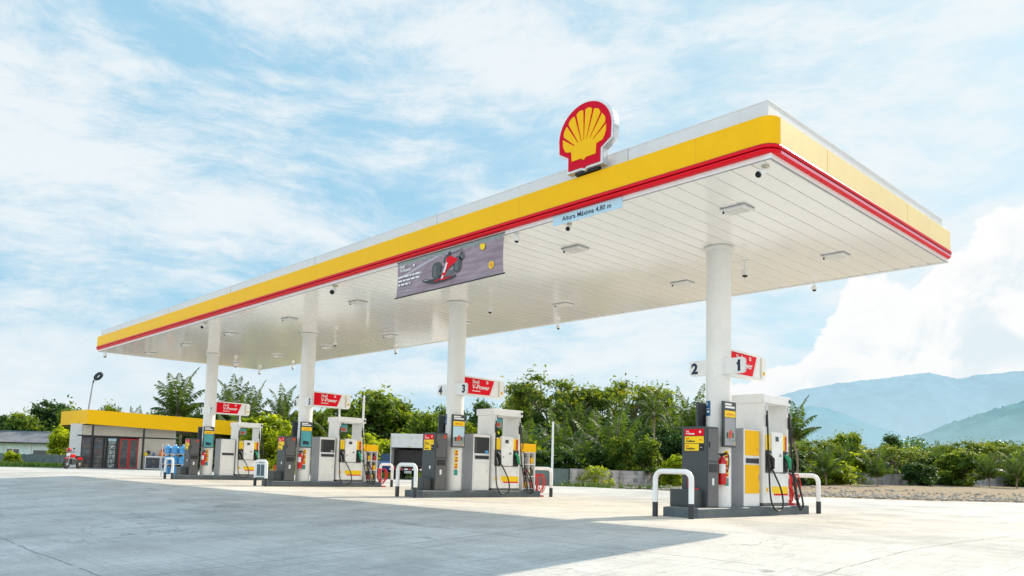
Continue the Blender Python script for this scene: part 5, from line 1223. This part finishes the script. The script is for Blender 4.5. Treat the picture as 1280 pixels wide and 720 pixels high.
TREES = [
    (-64.76, 4.57, 1.14, 1.23, 'lime', 'round lime bush on the grass in front of the board fence'),
    (-94.14, 9.97, 5.74, 3.83, 'round_dark', 'dark tree at the far left edge of the picture behind the low blue house'),
    (-86.91, 10.33, 5.26, 3.77, 'round', 'mid green tree behind the ridge of the low blue house'),
    (-89.79, 13.14, 6.84, 4.82, 'round_dark', 'tallest tree behind the low blue house, left of the street lamp'),
    (-83.82, 13.62, 5.96, 3.11, 'round', 'leafy tree squeezed between the low blue house and the yellow shop roof'),
    (-99.9, 14.1, 5.02, 4.71, 'lime', 'lime green bush leaning over the roof of the low blue house'),
    (-68.95, 8.92, 3.6, 2.3, 'lime', 'yellow green bush beside the white end wall of the shop'),
    (-81.19, 16.43, 6.47, 2.29, 'round', 'small tree top peeping over the middle of the yellow shop roof'),
    (-73.17, 16.16, 5.65, 3.49, 'palmlow', 'low palm just showing over the yellow shop roof beside the tall coconut palm'),
    (-64.32, 16.79, 8.42, 5.85, 'palm', 'big coconut palm rising over the right end of the yellow shop roof'),
    (-59.13, 19.37, 7.91, 4.06, 'palm', 'coconut palm right of the column with pumps 7 and 8, above the red fuel sign'),
    (-63.64, 23.38, 7.88, 3.98, 'palm', 'slim palm between the two left canopy columns, behind the other palms'),
    (-58.95, 23.97, 7.52, 3.96, 'palm', 'coconut palm just left of the column marked 5'),
    (-58.27, 17.35, 5.69, 3.28, 'round_dark', 'dark tree standing behind the farthest canopy column'),
    (-43.77, 15.19, 4.12, 3.41, 'lime', 'large yellow green bush between the pumps of the two farthest islands'),
    (-40.81, 15.41, 3.32, 2.05, 'lime', 'yellow green bush behind the fire extinguisher of the island of pump 5'),
    (-46.28, 15.45, 2.73, 1.88, 'lime', 'small lime bush behind the farthest fuel dispenser'),
    (-52.73, 17.39, 3.9, 2.7, 'round_dark', 'dark bushy tree behind the farthest fuel dispenser'),
    (-55.73, 25.93, 6.12, 3.76, 'round', 'tree behind the red fuel sign of the column marked 5'),
    (-56.04, 28.53, 6.62, 4.3, 'round', 'tree right of the red fuel sign of the column marked 5'),
    (-54.75, 32.84, 8.02, 6.78, 'round', 'tall broad tree midway between the columns marked 5 and 3'),
    (-48.5, 32.17, 6.23, 3.57, 'round', 'tree left of the column marked 3 and 4'),
    (-42.52, 22.39, 3.09, 3.44, 'lime', 'lime green bush behind the oil rack of the island of pump 5'),
    (-42.18, 25.69, 3.26, 3.21, 'lime', 'lime green bush behind the parked white truck'),
    (-42.04, 19.97, 2.51, 2.54, 'lime', 'yellow green bush behind the white post by the island of pump 5'),
    (-46.83, 23.67, 3.84, 3.69, 'round_dark', 'dark bushy tree behind the white post by the island of pump 5'),
    (-51.88, 41.77, 7.66, 4.98, 'round_dark', 'dark tree behind the red fuel sign of pumps 3 and 4'),
    (-48.83, 36.22, 5.48, 4.02, 'round', 'tree hidden partly by the column marked 3 and 4'),
    (-40.38, 33.47, 4.9, 3.18, 'round_dark', 'dark tree behind the dispenser of pumps 3 and 4'),
    (-36.31, 34.87, 8.25, 7.5, 'airy', 'tall tree with an airy spreading crown and bare limbs behind the white pole'),
    (-35.24, 41.88, 8.84, 6.56, 'airy', 'tall airy tree right of the gap of sky, behind the slim palm trunk'),
    (-29.1, 27.88, 4.3, 3.79, 'palmlow', 'dark low palm behind the white pole'),
    (-28.82, 31.12, 4.83, 4.05, 'palmlow', 'dark low palm with arching fronds between the two tall airy trees'),
    (-25.67, 25.66, 2.77, 2.83, 'palmlow', 'smallest dark palm right above the vine covered wall'),
    (-29.72, 25.75, 3.07, 2.61, 'round_dark', 'dark bush behind the oil rack of pumps 3 and 4'),
    (-25.94, 31.24, 4.33, 3.07, 'round_dark', 'dark bush left of the slim palm trunk'),
    (-23.84, 33.49, 3.39, 3.07, 'round_dark', 'dark bush left of the grey cabinet of pumps 1 and 2'),
    (-25.33, 23.09, 2.19, 2.7, 'round_dark', 'dark low bush behind the grey green wall panel'),
    (-24.12, 25.85, 2.07, 3.23, 'round_dark', 'dark low bush behind the stained block wall'),
    (-22.67, 25.92, 3.07, 1.71, 'round', 'green bush high above the stained block wall'),
    (-20.99, 26.24, 2.75, 1.76, 'round', 'round green bush behind the slim palm trunk'),
    (-19.48, 26.39, 1.84, 1.29, 'lime', 'small lime bush low behind the near hoop barrier'),
    (-22.01, 28.1, 5.11, 2.77, 'palmtall', 'slim palm with a tall bare trunk behind the near hoop barrier'),
    (-27.17, 38.75, 6.46, 3.21, 'palmlow', 'palm with upright spear fronds left of the column marked 1 and 2'),
    (-27.68, 42.6, 6.34, 2.66, 'palmlow', 'palm half hidden behind the column marked 1 and 2'),
    (-27.27, 44.51, 5.24, 3.69, 'round', 'tree hidden by the nearest canopy column'),
    (-25.58, 46.3, 3.77, 3.69, 'round', 'tree behind the nearest white cabinet with yellow doors'),
    (-17.91, 36.87, 5.44, 3.54, 'palm', 'palm with drooping fronds right of the nearest fuel dispenser'),
    (-21.02, 42.35, 2.7, 2.77, 'round_dark', 'leafy bush behind the nearest rear hoop barrier'),
    (-22.43, 49.66, 3.84, 2.95, 'airy', 'loose leafy tree right of the palm by the nearest dispenser'),
    (-24.88, 58.8, 4.86, 3.2, 'round', 'taller tree behind the leafy trees right of the nearest dispenser'),
    (-21.64, 53.44, 3.88, 1.78, 'palmlow', 'narrow dark palm among the leafy trees on the right'),
    (-20.1, 53.61, 3.0, 3.0, 'lime', 'lime green bush right of the narrow dark palm'),
    (-26.8, 77.29, 5.71, 3.36, 'round_dark', 'dark round topped tree standing alone above the right tree line'),
    (-17.75, 53.18, 3.41, 3.87, 'airy', 'broad loose tree below the dark round topped tree'),
    (-16.98, 56.93, 3.44, 2.37, 'round_dark', 'dark leafy tree midway along the right wall'),
    (-17.29, 61.0, 4.0, 1.84, 'palmlow', 'spiky palm midway along the right wall'),
    (-16.5, 64.78, 4.43, 3.11, 'airy', 'flat topped airy tree above the right tree line'),
    (-14.07, 55.63, 3.08, 3.21, 'round', 'lime bush under the flat topped airy tree'),
    (-12.12, 54.77, 3.06, 2.64, 'palmlow', 'pale low palm with spreading fronds by the right wall'),
    (-13.38, 65.16, 4.16, 3.41, 'airy', 'spreading tree near the right edge of the picture'),
    (-11.15, 61.68, 3.43, 3.2, 'round', 'leafy tree cut by the right edge of the picture'),
    (-19.38, 45.57, 2.15, 2.82, 'lime', 'lime hedge bush against the right wall near the gravel'),
    (-43.81, 38.63, 8.27, 4.18, 'round', 'leafy tree above the oil rack of pumps 3 and 4'),
    (-43.44, 44.89, 8.11, 4.42, 'round', 'leafy tree filling the back of the airy trees, left of the gap of sky'),
    (-37.29, 48.51, 8.38, 4.02, 'round', 'leafy tree behind the crown of the slim tall palm'),
    (-33.4, 46.78, 6.92, 4.06, 'round', 'broad leafy tree between the slim tall palm and the column of pumps 1 and 2'),
    (-34.42, 36.89, 5.87, 3.32, 'round_dark', 'dark tree under the middle of the airy crowns'),
    (-35.67, 32.62, 5.3, 2.97, 'round_dark', 'dark tree under the left airy crown, above the white pole'),
    (-27.27, 35.7, 4.22, 2.77, 'round_dark', 'dark tree low behind the trunk of the slim tall palm'),
    (-52.67, 37.99, 7.08, 3.79, 'round', 'leafy tree just left of the column of pumps 3 and 4'),
    (-57.34, 33.02, 6.14, 3.79, 'round', 'leafy tree left of the tall broad tree, behind the white post'),
    (-60.46, 26.76, 5.65, 3.24, 'round_dark', 'dark tree hidden partly by the column marked 5'),
    (-71.29, 21.1, 5.94, 3.43, 'round_dark', 'dark bushy tree under the big coconut palm'),
    (-84.61, 18.66, 5.59, 3.44, 'round_dark', 'low dark trees behind the middle of the shop roof'),
    (-27.81, 58.6, 4.39, 2.87, 'round', 'leafy tree behind the palm by the nearest dispenser'),
    (-25.57, 63.93, 4.26, 3.24, 'round', 'leafy tree behind the narrow dark palm'),
    (-24.65, 67.84, 4.2, 3.03, 'airy', 'thin airy tree left of the dark round topped tree'),
    (-23.31, 72.2, 4.46, 3.43, 'round', 'leafy tree right of the dark round topped tree'),
    (-19.41, 70.49, 4.21, 2.95, 'round', 'leafy tree between the spiky palm and the flat topped tree'),
    (-18.0, 74.92, 4.54, 3.49, 'round', 'leafy tree behind the pale low palm'),
    (-15.69, 71.52, 4.6, 2.58, 'airy', 'thin airy tree near the right edge of the picture'),
    (-28.54, 24.07, 3.69, 4.04, 'palmlow', 'low palm with wide arching fronds above the oil rack of pumps 3 and 4'),
    (-24.82, 28.04, 4.8, 4.04, 'palmlow', 'bright low palm just left of the slim palm trunk, behind the block wall'),
    (-31.72, 32.42, 5.7, 3.94, 'palm', 'palm under the gap of sky between the airy crowns'),
    (-24.33, 35.9, 6.29, 3.73, 'palm', 'tall palm just left of the column of pumps 1 and 2'),
    (-18.35, 42.27, 3.12, 2.66, 'palmlow', 'low palm at the left part of the right tree line'),
    (-16.42, 45.79, 2.94, 2.71, 'palmlow', 'low palm under the dark round topped tree'),
    (-10.15, 53.93, 3.14, 2.77, 'palmlow', 'low palm at the right edge of the picture'),
    (-49.85, 16.06, 4.91, 4.67, 'palmlow', 'low dark palm behind the farthest dispenser'),
    (-45.92, 21.7, 4.29, 4.16, 'palmlow', 'low palm behind the white post, left of the oil rack of pump 5'),
    (-15.5, 51.17, 2.17, 2.64, 'round_dark', 'low dark green bush against the middle of the right wall'),
]
for i, a in enumerate(TREES): plant(i, *a)
def creeper(x, y, rz, w, h, label, mat='leaf_lime', n=520, size=.085, z=0.0):
    rng = np.random.default_rng(int(abs(x) * 10)); 
    p = np.stack([rng.normal(0, w * .27, n), rng.normal(0, .10, n) - .12, h * rng.uniform(0, 1, n) ** .75], 1)
    p[:, 2] *= np.clip(1.1 - (np.abs(p[:, 0]) / (w * .62)) ** 2, .25, 1)
    v, f = leaf_quads(rng, p, size, rng.normal(0, .6, (n, 3)) + np.array([0, -.6, .6]))
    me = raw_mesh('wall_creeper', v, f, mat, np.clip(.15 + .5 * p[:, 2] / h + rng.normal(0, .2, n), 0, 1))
    o = bpy.data.objects.new('wall_creeper', me); COL.objects.link(o); o.location = (x, y, zr(x, y) + z); o.rotation_euler.z = rz
    tag(o, label, 'creeper', 'creepers over the walls')
creeper(-20.42, 20.9, R(90), 2.7, .98, 'yellow green creeper hanging over the stained block wall')
creeper(-19.6, 48.5, R(62), 3.2, 1.3, 'leafy green creeper over the right wall, nearest the near dispenser', 'leaf_lime', 700, .11)
creeper(-15.4, 56.7, R(62), 3.6, 1.1, 'dark green creeper over the middle of the right wall', 'leaf', 700, .11)
creeper(-11.2, 64.7, R(62), 4.6, 1.5, 'dense dark creeper over the right wall at the edge of the picture', 'leaf_dark', 900, .12)
def far_wood():
    rng = np.random.default_rng(77); n = 90000; cx, cy = CAMP[0], CAMP[1]
    a = rng.uniform(R(-93), R(2), n)                            # heading counted from +Y towards +X
    D = rng.uniform(92, 118, n); hmax = 4.6 + 1.3 * np.sin(a * 37) * np.sin(a * 13 + 1) + .6 * np.sin(a * 90)
    z = hmax * rng.uniform(0, 1, n) ** .7
    p = np.stack([cx + np.sin(a) * D, cy + np.cos(a) * D, z], 1)
    v, f = leaf_quads(rng, p, .2, rng.normal(0, .7, (n, 3)) + np.array([0, 0, .6]))
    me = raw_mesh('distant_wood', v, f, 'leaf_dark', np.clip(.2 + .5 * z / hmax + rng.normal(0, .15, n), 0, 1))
    o = bpy.data.objects.new('distant_wood', me); COL.objects.link(o); struct(o, 'stuff')
far_wood()
def near_undergrowth():
    """rough weeds and saplings growing thick behind the walls"""
    rng = np.random.default_rng(78); n = 15000
    A = [(-48, 19), (-34, 20), (-25, 21), (-23.2, 26), (-23.5, 44), (-18, 57), (-10, 72)]
    P = []
    for (x0, y0), (x1, y1) in zip(A, A[1:]):
        k = int(n * math.hypot(x1 - x0, y1 - y0) / 90); u = rng.uniform(0, 1, k); off = np.abs(rng.normal(0, 2.2, k)); dx, dy = x1 - x0, y1 - y0; l = math.hypot(dx, dy)
        x = x0 + dx * u - dy / l * off; y = y0 + dy * u + dx / l * off
        hm = 1.0 + .5 * np.sin(x * 1.7 + y) + .35 * off; P.append(np.stack([x, y, hm * rng.uniform(0, 1, k) ** .8], 1))
    p = np.concatenate(P); n = len(p)
    v, f = leaf_quads(rng, p, .14, rng.normal(0, .7, (n, 3)) + np.array([0, 0, .6]))
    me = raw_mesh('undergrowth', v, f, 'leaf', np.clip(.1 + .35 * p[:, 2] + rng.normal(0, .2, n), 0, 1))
    o = bpy.data.objects.new('undergrowth', me); COL.objects.link(o); struct(o, 'stuff')
near_undergrowth()
SC.render.engine = 'CYCLES'
SC.cycles.max_bounces = 6; SC.cycles.transparent_max_bounces = 6; SC.cycles.use_denoising = True
SC.cycles.sample_clamp_indirect = 6
